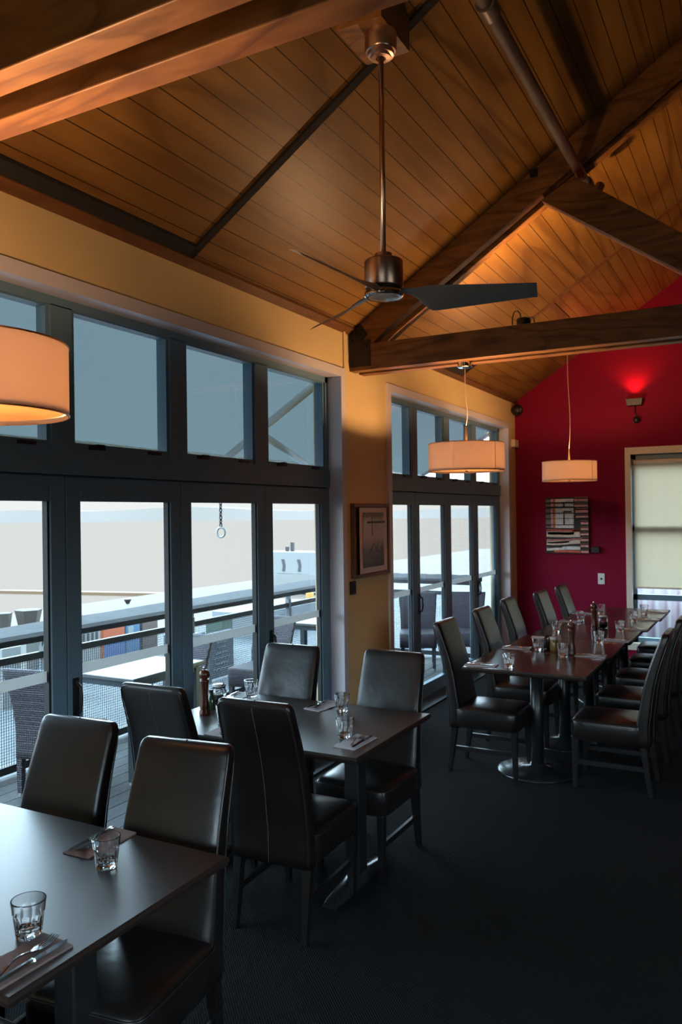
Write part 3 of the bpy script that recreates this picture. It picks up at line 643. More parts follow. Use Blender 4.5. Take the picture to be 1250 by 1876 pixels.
mb.obj('printed_posts', mat('print_black', (.02, .02, .022), .5), t)
PHOTO_END = 1

# ------------------------------------------------------------------ dining chairs
def make_chair():
    t = empty('dining_chair', '', 'chair')
    # backrest: tapered, leaning panel covered down to the seat frame
    rings = []
    prof = []
    for i in range(15):
        z = .315 + (1.02 - .315) * i / 14
        prof.append((z, 1.0, 0.0))
    prof += [(1.037, .985, .006), (1.048, .955, .016), (1.054, .90, .034)]
    def yc(z): return -.215 - max(0, z - .46) * .245 + (.02 * math.sin(max(0, min(1, (z - .5) / .5)) * PI))
    def wd(z): return .402 - .034 * max(0, (z - .5) / .55)
    def tk(z): return .088 - .030 * max(0, (z - .46) / .6)
    for z, sc, dt in prof: rings.append(sell(wd(min(z, 1.03)) * sc, max(.012, tk(z) - dt), 0, yc(z), z, 7, 40))
    back = MB().loft(rings).obj('backrest', 'leather', t, smooth=True)
    m = MB()
    hw_ = lambda z: wd(z) / 2 - .004
    pts = [(-hw_(z), yc(z) - tk(z) / 2 + .003, z) for z in [.33 + .07 * i for i in range(10)]] + [(-hw_(1.0) + .005, yc(1.02) - tk(1.0) / 2 + .003, 1.022), (-hw_(1.0) + .018, yc(1.04) - tk(1.0) / 2 + .006, 1.038), (-hw_(1) + .05, yc(1.045) - tk(1) / 2 + .008, 1.0445)]
    pts = pts + [(-x, y, z) for x, y, z in reversed(pts)]
    m.tube(pts, .0032, 6).obj('piping', 'piping', back, smooth=True)
    m = MB(); pts = [(0, yc(z) - tk(z) / 2 - .0002, z) for z in [.32 + .07 * i for i in range(11)]] + [(0, yc(1.045) - .018, 1.046), (0, yc(1.05), 1.0555), (0, yc(1.05) + .012, 1.052)]
    m.tube(pts, .0022, 6).obj('back_seam', 'thread', back, smooth=True)
    # seat: upholstered box with a crowned top
    rings = []
    for z, ins in ((.325, .004), (.33, 0), (.44, 0), (.452, .004), (.462, .016), (.470, .045), (.477, .10), (.481, .17), (.482, .20)):
        rings.append(sell(.425 - 2 * ins, .455 - 2 * ins, 0, .012, z, 9 if ins < .02 else 5, 40))
    seat = MB().loft(rings).obj('seat', 'leather', t, smooth=True)
    m = MB(); m.tube([(x, y, .446) for x, y, _ in sell(.428, .458, 0, .012, 0, 9, 40)], .003, 6, closed=True).obj('piping', 'piping', seat, smooth=True)
    for sx in (-1, 1):
        a = .019; b = .014
        m = MB(); x = sx * .178
        m.hexa([(x - b, .205, 0), (x + b, .205, 0), (x + b, .233, 0), (x - b, .233, 0)], [(x - a, .19, .33), (x + a, .19, .33), (x + a, .235, .33), (x - a, .235, .33)])
        m.obj('leg', 'darkwood', t, bevel=.003)
        m = MB(); rg = []
        for z, y, h in ((0, -.262, .014), (.12, -.243, .017), (.25, -.228, .020), (.33, -.216, .021)):
            rg.append([(x - h, y - h, z), (x + h, y - h, z), (x + h, y + h, z), (x - h, y + h, z)])
        m.loft(rg).obj('leg', 'darkwood', t, bevel=.003)
        m = MB(); m.box((x - .010, -.235, .155), (x + .010, .212, .185)); m.obj('stretcher', 'darkwood', t, bevel=.002)
    return t
chair = make_chair()
CH = [ # x, y, facing (degrees about z; 0 faces away from the camera along the room), label
 (-1.967, 3.19, 2, 'leather chair seen from behind, nearest the camera at the middle table', 'chairs at the middle table'),
 (-2.585, 3.25, 1, 'leather chair seen from behind at the window end of the middle table', 'chairs at the middle table'),
 (-1.915, 3.84, 180, 'leather chair facing the camera at the aisle end of the middle table', 'chairs at the middle table'),
 (-2.575, 3.80, 181, 'leather chair facing the camera in front of the last door of the nearer opening', 'chairs at the middle table'),
 (-2.40, 1.93, 183, 'leather chair by the doors on the far side of the nearest table', 'chairs at the nearest table'),
 (-1.785, 1.87, 187, 'leather chair at the aisle corner on the far side of the nearest table', 'chairs at the nearest table'),
 (-1.90, 1.27, 0, 'leather chair whose seat just shows in the bottom left corner', 'chairs at the nearest table'),
]
used = False
for (x, y, a, lab, g) in CH: place(chair, used, (x, y, 0), math.radians(a), lab, g); used = True
ordn = ['nearest', 'second', 'third', 'fourth', 'farthest']
for i, (x, y, a) in enumerate(((-1.775, 5.58, -90), (-1.765, 6.42, -90), (-1.78, 7.24, -89), (-1.66, 7.95, -91), (-1.62, 8.68, -90))):
    place(chair, True, (x, y, 0), math.radians(a), '%s leather chair from the camera on the window side of the long red table' % ordn[i], 'chairs on the window side of the long table')
for i, (x, y, a) in enumerate(((-.945, 5.63, 90), (-.93, 6.42, 89), (-.92, 7.2, 90), (-.93, 7.98, 91), (-.96, 8.75, 90))):
    place(chair, True, (x, y, 0), math.radians(a), '%s leather chair from the camera on the aisle side of the long red table' % ordn[i], 'chairs on the aisle side of the long table')

# ------------------------------------------------------------------ tables
ZT = .775
def tabletop(w_, d_, mname, parent, th_=.034):
    mb = MB(); rg = []
    for ins, z in ((.016, ZT - th_), (.004, ZT - th_ + .008), (0, ZT - .012), (.002, ZT - .004), (.006, ZT)):
        rg.append([(sx * (w_ / 2 - ins), sy * (d_ / 2 - ins), z) for sx, sy in ((-1, -1), (1, -1), (1, 1), (-1, 1))])
    o = mb.loft(rg).obj('tabletop', mname, parent); o.data.materials.append(M['edge'])
    for p in o.data.polygons:
        if abs(p.normal.z) < .9: p.material_index = 1
    return o
def trestle_table(cx, cy, w_, d_, label):
    t = empty('dining_table', label, 'table', (cx, cy, 0), 0, 'dark dining tables by the doors')
    tabletop(w_, d_, 'table', t)
    for sx in (-1, 1):
        x = sx * (w_ / 2 - .235)
        b = MB().box((x - .04, -.045, .06), (x + .04, .045, ZT - .05)).obj('column', 'steelcol', t, bevel=.006)
        MB().box((x - .04, -d_ / 2 + .08, ZT - .052), (x + .04, d_ / 2 - .08, ZT - .034)).obj('top_bearer', 'darkwood', t)
        m = MB(); rg = []
        for y, h, wy in ((-.29, .022, .036), (-.25, .036, .040), (-.12, .05, .045), (0, .075, .05), (.12, .05, .045), (.25, .036, .040), (.29, .022, .036)):
            rg.append([(x - wy, y, 0), (x + wy, y, 0), (x + wy * .8, y, h * .8), (x + wy * .4, y, h), (x - wy * .4, y, h), (x - wy * .8, y, h * .8)])
        m.loft(rg).obj('foot', 'castiron', t, angle=.9)
    return t
trestle_table(-2.225, 3.543, 1.24, .875, 'dark rectangular table in the middle set with glasses and napkins')
trestle_table(-2.12, 1.625, 1.22, .83, 'dark rectangular table nearest the camera, reflecting the windows')
for i, dx in enumerate((0, .018, .05, .085, .11)):
    y0 = 5.28 + .79 * i
    t = empty('dining_table', '%s reddish table section from the camera in the long row beside the far doors' % ordn[i], 'table', (-1.473 + dx, y0 + .393, 0), 0, 'reddish tables pushed into one long row')
    tabletop(.85, .783, 'redtable', t)
    MB().lathe([(.045, .03), (.045, ZT - .045)], 24).obj('column', 'steelcol', t, smooth=True)
    MB().lathe([(.001, 0), (.285, 0), (.288, .006), (.27, .014), (.14, .026), (.055, .042), (.05, .06)], 48).obj('base', 'castiron', t, smooth=True)
    m = MB(); m.box((-.30, -.03, ZT - .05), (.30, .03, ZT - .034)); m.box((-.03, -.28, ZT - .05), (.03, .28, ZT - .0345)); m.obj('top_bearer', 'darkwood', t)

# ------------------------------------------------------------------ table settings
def tumbler():
    n = 60; H_ = .095
    def R(z):
        return .0315 + (.0435 - .0315) * (z / H_) ** 1.0
    rings = []
    for z in (0, .003, .006, .02, .035, .05, .058, .064, .07, .080, .0935, H_):
        fac = 1 if .003 < z < .06 else 0
        rg = []
        for j in range(n):
            t_ = 2 * PI * j / n; r = R(z) - (.002 if z == 0 else 0) + (.0008 if z >= .064 else 0)
            if fac:
                s_ = 2 * PI / 10; q = (t_ % s_) - s_ / 2; r = r * min(1, .955 / math.cos(q) ** 1.0 * 1.0)
            if z == H_: r -= .0008
            rg.append((r * math.cos(t_), r * math.sin(t_), z))
        rings.append(rg)
    for z in (H_, .09, .07, .045, .022, .015): 
        r = R(z) - .0032 if z > .02 else R(z) - .008
        if z == .015: r = .012
        rings.append([(r * math.cos(2 * PI * j / n), r * math.sin(2 * PI * j / n), z) for j in range(n)])
    return MB().loft(rings).obj('tumbler', 'glass', None, angle=.5)
tm = tumbler(); tag(tm, '', 'glass')
G = [ # x, y on the tabletop, label, group
 (-1.689, 1.418, 'faceted tumbler at the bottom left, in front of the folded napkin', 'tumblers on the nearest table'),
 (-1.806, 1.809, 'faceted tumbler standing beside the napkin on the far side of the nearest table', 'tumblers on the nearest table'),
 (-1.804, 3.370, 'faceted tumbler at the near right corner of the middle table', 'tumblers on the middle table'),
 (-2.060, 3.821, 'faceted tumbler on the far edge of the middle table, beside crossed cutlery', 'tumblers on the middle table'),
 (-2.720, 3.91, 'faceted tumbler near the doors at the far left corner of the middle table', 'tumblers on the middle table'),
 (-2.495, 3.338, 'faceted tumbler half hidden behind a chair back on the middle table', 'tumblers on the middle table'),
 (-1.589, 5.389, 'tumbler nearest the camera on the long table, by its near end', 'tumblers on the long table'),
 (-1.586, 6.161, 'tumbler with a folded napkin laid across its top beside the jars', 'tumblers on the long table'),
 (-1.348, 5.957, 'tumbler in front of the nearer pepper mill on the long table', 'tumblers on the long table'),
 (-1.671, 7.147, 'tumbler just behind the nearer pepper mill on the long table', 'tumblers on the long table'),
 (-1.223, 6.691, 'tumbler in front of the farther pepper mill on the long table', 'tumblers on the long table'),
 (-1.172, 7.397, 'tumbler right of the clip jar on the long table', 'tumblers on the long table'),
 (-1.619, 7.949, 'tumbler left of the farther pepper mill on the long table', 'tumblers on the long table'),
 (-1.161, 8.142, 'tumbler in front of the window trim on the long table', 'tumblers on the long table'),
 (-1.554, 8.620, 'tumbler just behind the clip jar on the long table', 'tumblers on the long table'),
 (-1.139, 8.741, 'tumbler nearest the end-wall window on the long table', 'tumblers on the long table')]
used = False
for (x, y, lab, g) in G: place(tm, used, (x, y, ZT + .0005), random.random(), lab, g); used = True

def napkin(w_, d_, m, th_=.005):
    mb = MB(); N = 10; rg = []
    for i in range(N + 1):
        x = -w_ / 2 + w_ * i / N; lift = .004 * math.sin(i * 1.1) ** 2
        rg.append([(x, -d_ / 2, .0004), (x, d_ / 2, .0004), (x, d_ / 2 - .001, th_ + lift), (x, -d_ / 2 + .001, th_ * .8 + lift * .5)])
    return mb.loft(rg).obj('napkin', m, None, angle=.7)
def fork():
    mb = MB(); N = 14; rg = []
    for i in range(N + 1):
        s_ = i / N; x = -.10 + .125 * s_; wd_ = .006 - .0035 * math.sin(s_ * PI * .9) + (.006 * max(0, (s_ - .8) / .2)); z = .004 + .012 * math.sin(s_ * PI) ** 1.5
        rg.append([(x, -wd_, z), (x, wd_, z), (x, wd_ * .7, z + .003), (x, -wd_ * .7, z + .003)])
    mb.loft(rg)
    mb.loft([[(x, -h, z), (x, h, z), (x, h, z + .002), (x, -h, z + .002)] for x, h, z in ((.024, .008, .005), (.034, .012, .003), (.046, .0125, .002))])
    for q in range(4):
        y = -.0105 + .007 * q
        mb.loft([[(x, y - h, z), (x, y + h, z), (x, y + h, z + .002), (x, y - h, z + .002)] for x, h, z in ((.045, .002, .002), (.07, .0017, .0005), (.098, .0010, .006))])
    return mb.obj('fork', 'cutlery', None, angle=.7)
def knife():
    mb = MB()
    mb.loft([[(x, -h, z), (x, h, z), (x, h * .6, z + t_), (x, -h * .6, z + t_)] for x, h, z, t_ in ((-.105, .004, .001, .004), (-.095, .007, .0005, .007), (-.03, .005, .001, .007), (.0, .0055, .001, .007), (.004, .008, .001, .006))])
    mb.loft([[(x, -h, .002), (x, h * .8, .002), (x, h * .8, .0032), (x, -h, .0032)] for x, h in ((.004, .008), (.03, .0095), (.07, .0095), (.095, .007), (.108, .0015))])
    return mb.obj('knife', 'cutlery', None, angle=.7)
nk, nk2, fk, kn = napkin(.22, .112, 'napkin'), napkin(.22, .112, 'napkinlight'), fork(), knife()
for o, c_ in ((nk, 'napkin'), (nk2, 'napkin'), (fk, 'fork'), (kn, 'knife')): tag(o, '', c_)
SET = [ # x, y, angle, napkin kind, where
 (-1.607, 1.325, 88, 0, 'at the bottom left edge of the nearest table', 0),
 (-1.952, 1.930, 92, 0, 'behind the tumbler on the nearest table', 1),
 (-1.722, 3.320, 88, 1, 'at the near right corner of the middle table', 0),
 (-2.200, 3.868, 80, 1, 'on the far edge of the middle table', 1),
 (-2.780, 3.84, 95, 1, 'near the doors on the middle table', 1),
 (-2.400, 3.225, 92, 1, 'between the two chair backs on the middle table', 0),
 (-1.790, 5.395, 4, 1, 'at the near end of the long table', 0),
 (-1.755, 6.18, 3, 1, 'left of the jars on the long table', 0),
 (-1.170, 6.06, 3, 1, 'right of the nearer mill on the long table', 0),
 (-1.115, 6.85, -4, 1, 'right of the farther mill on the long table', 0),
 (-1.065, 7.56, -4, 1, 'beside the tumbler right of the clip jar', 0),
 (-1.705, 7.88, -2, 1, 'left of the clip jar on the long table', 0),
 (-1.045, 8.27, -3, 1, 'in front of the window trim on the long table', 0),
 (-1.035, 8.92, -3, 1, 'nearest the end-wall window on the long table', 0),
 (-1.715, 8.55, -3, 1, 'by the crimson wall, end of the long table', 0)]
un = [False, False]; uc = False
for (x, y, a, k, wh, cut) in SET:
    a = math.radians(a)
    place((nk, nk2)[k], un[k], (x, y, ZT), a, ('taupe' if k == 0 else 'pale') + ' folded paper napkin ' + wh, 'folded napkins'); un[k] = True
    far = cut; ca, sa = math.cos(a), math.sin(a)
    def off(u, v, h): return (x + ca * u - sa * v, y + sa * u + ca * v, ZT + h)
    fl = PI if far else 0; sg = -1 if far else 1
    place(fk, uc, off(.012 * sg, -.010 * sg, .0095), a + fl + .16, 'fork lying on the napkin ' + wh, 'forks on napkins')
    place(kn, uc, off(.004 * sg, -.036 * sg, .0095), a + fl + .03, 'knife lying on the napkin ' + wh, 'knives on napkins'); uc = True
def pepper_mill():
    t = empty('pepper_mill', '', 'pepper mill')
    MB().lathe([(.001, 0), (.029, 0), (.030, .004), (.029, .02), (.024, .03), (.027, .036), (.025, .05), (.020, .085), (.0185, .11), (.021, .15), (.025, .18), (.0255, .19)], 28).obj('body', 'millwood', t, smooth=True)
    MB().lathe([(.017, .19), (.018, .197), (.027, .204), (.029, .215), (.027, .230), (.018, .240), (.006, .243)], 28).obj('head', 'millwood', t, smooth=True)
    MB().lathe([(.004, .243), (.005, .247), (.008, .252), (.008, .257), (.004, .261)], 16).obj('knob', 'chrome', t, smooth=True)
    return t
pm_ = pepper_mill()
for i, (x, y, lab) in enumerate(((-1.305, 6.06, 'dark red wooden pepper mill nearer the camera on the long table'), (-1.389, 7.38, 'dark red wooden pepper mill farther along the long table'), (-2.70, 3.44, 'dark red wooden pepper mill by the doors on the middle table'))):
    place(pm_, i > 0, (x, y, ZT), 0, lab, 'wooden pepper mills')
def clip_jar():
    t = empty('clip_jar', '', 'jar')
    MB().lathe([(.001, 0), (.040, 0), (.043, .004), (.043, .075), (.038, .088), (.034, .094), (.034, .104), (.032, .104), (.032, .093), (.036, .086), (.0405, .073), (.0405, .006), (.001, .005)], 32).obj('jar_glass', 'glass', t, smooth=True)
    MB().lathe([(.001, .0055), (.040, .0065), (.040, .030), (.001, .036)], 28).obj('salt', 'salt', t, smooth=True)
    MB().lathe([(.030, .105), (.038, .106), (.039, .112), (.036, .117), (.001, .118)], 28).obj('lid', 'opal', t, smooth=True)
    m = MB(); m.tube([(.036 * math.cos(a_), .036 * math.sin(a_), .100) for a_ in [2 * PI * j / 24 for j in range(24)]], .0015, 6, closed=True)
    m.tube([(-.037, 0, .100), (-.045, 0, .085), (-.045, 0, .06)], .0015, 6); m.tube([(.037, 0, .1), (.042, 0, .12), (.02, 0, .124)], .0015, 6); m.obj('clip_wire', 'steel', t)
    m = MB(); n = 10; vs_ = []
    for z in (.044, .064):
        for i in range(n + 1):
            a_ = -PI / 2 + .2 + (i / n - .5) * 1.5; vs_.append((.0435 * math.cos(a_), .0435 * math.sin(a_), z))
    m.add(vs_, [(i, i + 1, n + 2 + i, n + 1 + i) for i in range(n)]).obj('label_band', 'black', t, smooth=True)
    m = MB(); m.tube([(.012, -.02, .03), (.022, -.026, .105), (.04, -.032, .128)], [.002, .002, .004], 6).obj('spoon', 'steel', t)
    return t
cj = clip_jar()
place(cj, False, (-2.765, 3.655, ZT), .3, 'clip-top salt jar with a black label by the doors on the middle table')
place(cj, True, (-1.338, 7.53, ZT), .3, 'clip-top jar with a black label behind the farther mill on the long table')
t = empty('oil_bottle', 'small dark green bottle between the mill and the salt jar on the middle table', 'bottle', (-2.745, 3.555, ZT))
MB().lathe([(.001, 0), (.022, 0), (.023, .004), (.023, .06), (.012, .078), (.011, .095)], 20).obj('bottle_body', 'greenglass', t, smooth=True); MB().lathe([(.013, .093), (.013, .108), (.001, .109)], 16).obj('cap', 'black', t, angle=.6)
t = empty('shaker_jar', 'clear glass jar of white sachets beside the napkin-topped tumbler', 'jar', (-1.525, 6.24, ZT))
MB().lathe([(.001, 0), (.036, 0), (.040, .004), (.040, .09), (.037, .10), (.035, .10), (.0375, .089), (.0375, .006), (.001, .005)], 28).obj('jar_glass', 'glass', t, smooth=True)
m = MB()
for q in range(5): m.box((-.025 + .009 * q, -.02 + .002 * q, .006), (-.019 + .009 * q, .02, .08 + .006 * (q % 2)))
m.obj('sachets', 'napkinlight', t)
t = empty('mustard_jar', 'amber jar with a pale lid between the sachet jar and the nearer mill', 'jar', (-1.47, 6.19, ZT))
MB().lathe([(.001, 0), (.028, 0), (.030, .004), (.030, .085), (.026, .09)], 24).obj('jar_body', 'amber', t, smooth=True); MB().lathe([(.029, .086), (.030, .090), (.030, .104), (.001, .106)], 24).obj('lid', 'opal', t, angle=.6)
tag(place(napkin(.10, .08, 'napkinlight'), False, (-1.586, 6.161, ZT + .0965), .1, 'pale napkin laid across the top of a tumbler on the long table'), 'pale napkin laid across the top of a tumbler on the long table', 'napkin')

# ------------------------------------------------------------------ outside: deck, railings, furniture
mb = MB(); xd = -4.95; bw = .14; x = XW - .245
while x > xd:
    mb.box((max(xd, x - bw + .006), -2.5, -.07), (x, 9.85, -.01)); x -= bw
struct(mb.obj('deck_floor', 'deck'), 'grey timber deck boards outside the doors', 'deck')
def railing(a, b, label, npost, along):
    """timber-topped steel railing with wire mesh from point a to b"""
    L_ = (Vector(b) - Vector(a)).length; ang = math.atan2(b[1] - a[1], b[0] - a[0])
    t = empty('deck_railing', label, 'railing', (a[0], a[1], -.01), ang, 'deck railings')
    n = 40
    rg = [[(L_ * i / n, -.125 + .004 * math.sin(i * 2.1), .955), (L_ * i / n, .12, .985), (L_ * i / n, .125, 1.05), (L_ * i / n, .10, 1.064 + .003 * math.sin(i * 1.3)), (L_ * i / n, -.09, 1.022), (L_ * i / n, -.125, .998)] for i in range(n + 1)]
    MB().loft(rg).obj('top_rail', 'rail', t)
    MB().box((0, -.02, .81), (L_, .02, .86)).obj('mid_rail', 'galv', t); MB().box((0, -.02, .03), (L_, .02, .085)).obj('bottom_rail', 'galv', t)
    for i in range(npost + 1):
        x = .02 + (L_ - .04) * i / npost
        m = MB(); m.box((x - .025, -.025, 0), (x + .025, .025, .90)); m.box((x - .03, -.012, .90), (x - .018, .012, .99)); m.box((x + .018, -.012, .90), (x + .03, .012, .99)); m.obj('post', 'galvlight', t)
        if i < npost:
            x0_, x1_ = x + .025, .02 + (L_ - .04) * (i + 1) / npost - .025; m = MB(); p_ = .021; r_ = .0016
            k = int((x1_ - x0_) / p_)
            for q in range(k + 1): xx = x0_ + q * p_; m.box((xx - r_, -r_, .085), (xx + r_, r_, .81))
            for q in range(int(.725 / p_) + 1): zz = .085 + q * p_; m.box((x0_, -r_, zz - r_), (x1_, r_, zz + r_))
            m.obj('mesh_panel', 'mesh', t)
    return t
railing((-4.83, -1.0), (-4.83, 9.45), 'timber-topped mesh railing running along the deck outside the nearer doors', 6, 'y')
railing((-4.83, 9.6), (-3.2, 9.6), 'timber-topped mesh railing across the far end of the deck', 1, 'x')

def wicker_chair():
    t = empty('wicker_chair', '', 'wicker chair')
    rg = []
    for i in range(13):
        z = .26 + .60 * i / 12; f = max(0, (z - .42) / .44)
        rg.append(sell(.43 + .05 * f * f, .05 - .015 * f, 0, -.20 - .10 * f ** 1.6, z + (.0), 8, 32))
    rg.append(sell(.47, .02, 0, -.302, .872, 6, 32))
    MB().loft(rg).obj('backrest', 'wicker', t, smooth=True)
    MB().loft([sell(.44 - 2 * i_, .46 - 2 * i_, 0, .01, z, 10, 32) for z, i_ in ((.27, 0), (.42, 0), (.435, .006), (.44, .03))]).obj('seat', 'wicker', t, smooth=True)
    for sx in (-1, 1):
        for sy in (-1, 1):
            x, y = sx * .185, (.2 if sy > 0 else -.20)
            m = MB(); m.hexa([(x - .017, y - .017, .025), (x + .017, y - .017, .025), (x + .017, y + .017, .025), (x - .017, y + .017, .025)], [(x - .022, y - .022, .30), (x + .022, y - .022, .30), (x + .022, y + .022, .30), (x - .022, y + .022, .30)])
            lg = m.obj('leg', 'wicker', t); MB().lathe([(.017, 0), (.018, .026)], 10, x, y).obj('foot_cap', 'foot', lg, angle=.6)
    return t
wc = wicker_chair()
WCH = [(-4.28, 3.90, 10, 'grey wicker chair at the left edge, seen from behind through the first door'),
       (-4.30, 5.00, 180, 'grey wicker chair at the far end of the first deck table'),
       (-4.27, 6.28, 182, 'grey wicker chair seen through the third and fourth doors'),
       (-4.12, 8.42, 212, 'leftmost of the grey wicker chairs outside the farther doors'),
       (-3.74, 8.90, 203, 'middle grey wicker chair outside the farther doors'),
       (-3.25, 9.20, 196, 'rightmost grey wicker chair outside the farther doors, against the far railing')]
used = False
for (x, y, a, lab) in WCH:
    if lab is None: continue
    place(wc, used, (x, y, -.01), math.radians(a), lab, 'wicker chairs on the deck'); used = True
def deck_table(x, y, w_, d_, label):
    t = empty('deck_table', label, 'table', (x, y, -.01), 0, 'outdoor tables on the deck')
    MB().box((-w_ / 2, -d_ / 2, .715), (w_ / 2, d_ / 2, .745)).obj('tabletop', 'outtable', t, bevel=.006)
    m = MB(); m.box((-w_ / 2 + .03, -d_ / 2 + .03, .67), (w_ / 2 - .03, d_ / 2 - .03, .714)); m.obj('apron', 'alu', t)
    for sx in (-1, 1):
        for sy in (-1, 1):
            px, py = sx * (w_ / 2 - .05), sy * (d_ / 2 - .05)
            lg = MB().box((px - .03, py - .03, .02), (px + .03, py + .03, .70)).obj('leg', 'alu', t, bevel=.004)
            MB().box((px - .025, py - .025, 0), (px + .025, py + .025, .02)).obj('foot_cap', 'foot', lg)
deck_table(-4.20, 4.52, .70, .78, 'grey metal deck table outside the second door')
deck_table(-4.30, 7.32, .62, .62, 'grey metal deck table outside the third door')

# awning over the deck with its arms
aw = empty('deck_awning', 'grey-blue fabric awning sloping out over the deck', 'awning', (0, 0, 0))
m = MB(); n = 40; y0, y1 = -2.4, 12.0; pts = []
for k, (x, z) in enumerate(((-3.20, 3.42), (-3.6, 3.22), (-4.1, 2.93), (-4.95, 2.455))):
    pts.append([(x, y0 + (y1 - y0) * i / n, z - .02 * abs(math.sin(i * PI / 4))) for i in range(n + 1)])
vs_ = [p_ for r_ in pts for p_ in r_]
m.add(vs_, [(r_ * (n + 1) + i, r_ * (n + 1) + i + 1, (r_ + 1) * (n + 1) + i + 1, (r_ + 1) * (n + 1) + i) for r_ in range(3) for i in range(n)]).obj('canopy_cloth', 'awning', aw, smooth=True)
m = MB()
for (a_, b_) in (((-3.3, 5.837, 2.99), (-4.4, 5.971, 2.379)), ((-4.2, 6.37, 2.585), (-4.7, 7.903, 2.437))): 
    MB().tube([a_, b_], .035, 12).obj('arm', 'pole', aw, smooth=True)
MB().tube([(-4.93, y0, 2.455), (-4.93, y1, 2.455)], .03, 10).obj('front_bar', 'pole', aw, smooth=True)
MB().tube([(-3.22, 11.95, 3.36), (-4.93, 11.95, 2.455)], .03, 10).obj('end_bar', 'pole', aw, smooth=True)

# chain with ring hanging from the awning
t = empty('hanging_chain', 'short dark chain with a ring hanging outside the third door', 'chain', (-4.93, 6.58, 1.63))
m = MB(); zz = .125
for q in range(14):
    pts = [(.013 * math.cos(a_), 0, zz + .026 * math.sin(a_)) for a_ in [2 * PI * j / 10 for j in range(10)]]
    if q % 2: pts = [(0, x_, z_) for x_, _, z_ in pts]
    m.tube(pts, .006, 6, closed=True); zz += .038
m.obj('links', 'steel', t, smooth=True)
MB().tube([(0, 0, zz - .04), (0, 0, 2.445 - 1.63)], .004, 6).obj('wire', 'steel', t)
MB().tube([(.042 * math.cos(a_), .01 * math.cos(a_), .05 + .05 * math.sin(a_)) for a_ in [2 * PI * j / 24 for j in range(24)]], .010, 8, closed=True).obj('ring', 'galvlight', t, smooth=True)

# ------------------------------------------------------------------ beyond the deck: quay, water, hills, boats and clutter
struct(box('water', (-900, -400, -3.3), (-30, 900, -3.2), 'sea'), 'bright hazy harbour water', 'water')
struct(box('quay', (-20, -30, -3.4), (-5.3, 60, -1.0), 'quay'), 'sandy quay below the deck', 'quay')
struct(box('wharf', (-9.6, -30, -1.0), (-5.02, 26, -.25), 'quaydark'), 'grey paved wharf just beyond the deck railing', 'wharf')
C_ = lambda n, c, r=.7: mat(n, c, r)
hl = MB(); n = 60; rg = []
for i in range(n + 1):
    f_ = i / n; X = -800 + 900 * f_; h = 5 + 9 * (math.sin(f_ * 9) * .5 + .5) * (math.sin(f_ * 23 + 1) * .3 + .7)
    rg.append([(X, 800 - 200 * (1 - f_), -3.3), (X, 860 - 200 * (1 - f_), -3.3), (X, 850 - 200 * (1 - f_), h), (X, 820 - 200 * (1 - f_), h)])
struct(hl.loft(rg).obj('hills', 'hills'), 'pale hills across the harbour', 'hills')
pt = MB(); pt.hexa([(-46, 36.2, -3.2), (-27, 40.3, -3.2), (-27, 41.0, -3.2), (-46, 36.9, -3.2)], [(-46, 36.2, -3.0), (-27, 40.3, -3.0), (-27, 41.0, -3.0), (-46, 36.9, -3.0)])
tag(pt.obj('pontoon', C_('orange_brown_timber', (.07, .035, .012))), 'long thin brown pontoon lying out on the water', 'pontoon')
# chalk menu board
t = empty('menu_board', 'dark chalkboard with pale scribbled lines standing beyond the railing', 'sign board', (-6.2, 8.22, -.25), 0)
MB().box((-.03, -.25, .05), (.03, .25, .62)).obj('board', C_('slate_board', (.012, .02, .035)), t)
m = MB(); random.seed(3)
for i in range(7):
    z = .56 - i * .068; w_ = (.14, .11, .08, .12, .16, .13, .18)[i]; pts = [(.032, -w_ + 2 * w_ * j / 12, z + .012 * math.sin(j * 2.3 + i)) for j in range(13)]
    m.tube(pts, .009, 5)
m.obj('chalk_lines', C_('chalk', (.10, .11, .12)), t)
m = MB(); m.box((-.03, -.25, 0), (.03, -.21, .06)); m.box((-.03, .21, 0), (.03, .25, .06)); m.obj('feet', 'galv', t)
def panel(name, label, cat, x, y0, y1, z1, col, z0=-.25, th_=.08, stripes=None):
    t = empty(name, label, cat, (x, (y0 + y1) / 2, z0)); h = (y1 - y0) / 2
    MB().box((-th_, -h, .0), (0, h, z1 - z0)).obj('panel', C_(name + '_face', col), t)
    if stripes:
        for (a0, b0, c0, d0, cc) in stripes: MB().box((.0005, -h + 2 * h * a0, (z1 - z0) * c0), (.008, -h + 2 * h * b0, (z1 - z0) * d0)).obj('stripe', C_(name + '_stripe', cc), t)
    return t
panel('orange_sign', 'bright orange panel seen between the railing bars', 'sign', -8.0, 8.01, 8.41, .38, (.22, .045, .012), stripes=((0, 1, 0, .62, (.03, .06, .14)),))
panel('notice_board', 'white board with dark marks seen between the railing bars', 'sign', -8.0, 7.60, 7.95, .37, (.13, .13, .125), stripes=tuple((.1 + .22 * q, .2 + .22 * q, .68, .9, (.015, .015, .018)) for q in range(4)))
panel('blue_crate', 'blue and white crate beside the orange panel', 'crate', -8.0, 8.45, 8.72, .36, (.03, .075, .14), th_=.4, stripes=((.1, .5, .6, .9, (.12, .14, .13)),))
panel('brown_crate', 'brown crate beside the blue one on the wharf', 'crate', -8.0, 8.78, 9.10, .33, (.05, .035, .028), th_=.4)
panel('white_locker', 'white locker on the wharf behind the first door', 'locker', -7.4, 5.9, 6.9, .42, (.12, .125, .125), th_=.6, stripes=((.3, .33, .1, .9, (.05, .055, .06)), (.62, .65, .1, .9, (.05, .055, .06))))
t = panel('teal_mural', 'white panel painted with teal and green arcs beyond the first door', 'mural', -6.6, 5.55, 6.05, .62, (.13, .13, .125))
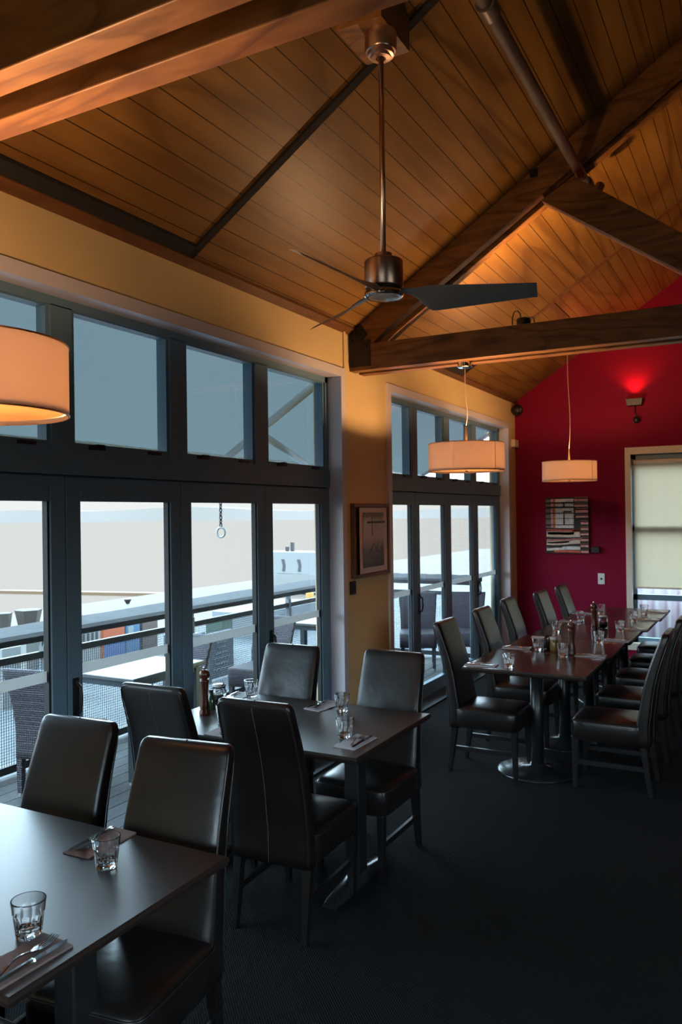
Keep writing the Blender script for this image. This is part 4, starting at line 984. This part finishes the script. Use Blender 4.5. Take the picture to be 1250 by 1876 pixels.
for q, cc in enumerate(((.01, .10, .10), (.07, .11, .015), (.015, .06, .11))):
    m = MB(); pts = [(.012, .20 - (.30 + .07 * q) * math.cos(a_), .10 + (.46 + .08 * q) * math.sin(a_)) for a_ in [.25 + .9 * j / 12 for j in range(13)]]
    m.tube(pts, .028, 6).obj('arc', C_('mural_paint', cc), t)
panel('green_planter', 'green box above the chalkboard on the wharf', 'planter', -7.0, 9.35, 9.60, .34, (.02, .045, .03), th_=.3)
panel('pale_crate', 'pale blue crate stacked by the chalkboard', 'crate', -7.4, 9.0, 9.45, .12, (.08, .10, .12), th_=.4)
panel('low_shed', 'pale low shed on the wharf seen through the fourth door', 'shed', -7.6, 11.2, 13.4, .18, (.10, .11, .12), th_=1.0, stripes=((.1, .4, .3, .8, (.035, .045, .05)),))
for i, (y, w_) in enumerate(((9.6, .14), (10.15, .22))):
    t = empty('mooring_pile', ('small' if i == 0 else 'wide') + ' dark flared pile top above the railing at the left edge', 'pile', (-12.0, y, -1.0), 0, 'piles at the left edge')
    MB().lathe([(.10, 0), (.10, .82)], 14).obj('post', C_('pile_timber', (.03, .024, .018)), t, smooth=True)
    MB().lathe([(w_ * .75, .80), (w_ * 1.1, 1.16), (w_ * 1.12, 1.17), (.001, 1.18)], 6).obj('cap', C_('pile_cap', (.022, .018, .014)), t)
t = empty('beacon_post', 'pale post with a small dark funnel cap above the railing', 'post', (-14, 14.84, -1.0))
MB().lathe([(.05, 0), (.035, .70)], 12).obj('post', C_('pale_post', (.13, .125, .12)), t, smooth=True); MB().lathe([(.04, .70), (.10, .82), (.001, .83)], 12).obj('cap', 'black', t)
t = empty('yellow_bollard', 'bright yellow bollard under the railing seen through the fourth door', 'bollard', (-10, 16.94, -1.0))
MB().lathe([(.10, 0), (.10, .9), (.07, .95), (.001, .96)], 16).obj('post', C_('yellow_paint', (.20, .10, .008)), t, smooth=True)
t = empty('white_boat', 'white cabin boat with three dark windows beyond the fourth door', 'boat', (-15.2, 25.0, -1.0))
m = MB(); m.loft([[(x, -w_, z0), (x, w_, z0), (x, w_ * 1.15, z1), (x, -w_ * 1.15, z1)] for x, w_, z0, z1 in ((-1.5, .5, .1, .75), (-.5, .6, 0, .70), (1.0, .55, .05, .72), (2.4, .2, .25, .85))]).obj('hull', C_('boat_white', (.14, .14, .138)), t)
MB().box((-1.3, -.5, .72), (1.1, .5, 1.50)).obj('cabin', C_('cabin_white', (.125, .128, .13)), t)
for x in (-1.0, -.42, .25):
    m = MB(); m.prism([(x, .80), (x + .12, .80), (x + .15, 1.02), (x + .10, 1.24), (x - .03, 1.24), (x + .04, 1.0)], 'y', -.515, -.5005).obj('window', C_('boat_window', (.02, .023, .026)), t)
for x, h in ((-.5, .18), (-.28, .34)): MB().box((x - .05, -.05, 1.5), (x + .06, .05, 1.5 + h)).obj('funnel', 'black', t)
# corrugated fence behind the end-wall window
m = MB(); n = 160; vs_ = []
for z in (-.2, 1.35):
    for i in range(n + 1): vs_.append((-2.4 + 3.4 * i / n, 12.6 + .02 * math.sin(i * 2 * PI / 8), z))
cf = m.add(vs_, [(i, i + 1, n + 2 + i, n + 1 + i) for i in range(n)]).obj('corrugated_fence', C_('zinc_sheet', (.62, .66, .68), .6), smooth=True)
sm = cf.modifiers.new('solid', 'SOLIDIFY'); sm.thickness = .004
tag(cf, 'corrugated metal fence outside the end-wall window', 'fence')
struct(box('side_yard', (-4.6, YR + .2, -.45), (4, 16, -.2), 'quaydark'), 'paved yard outside the end wall', 'yard')
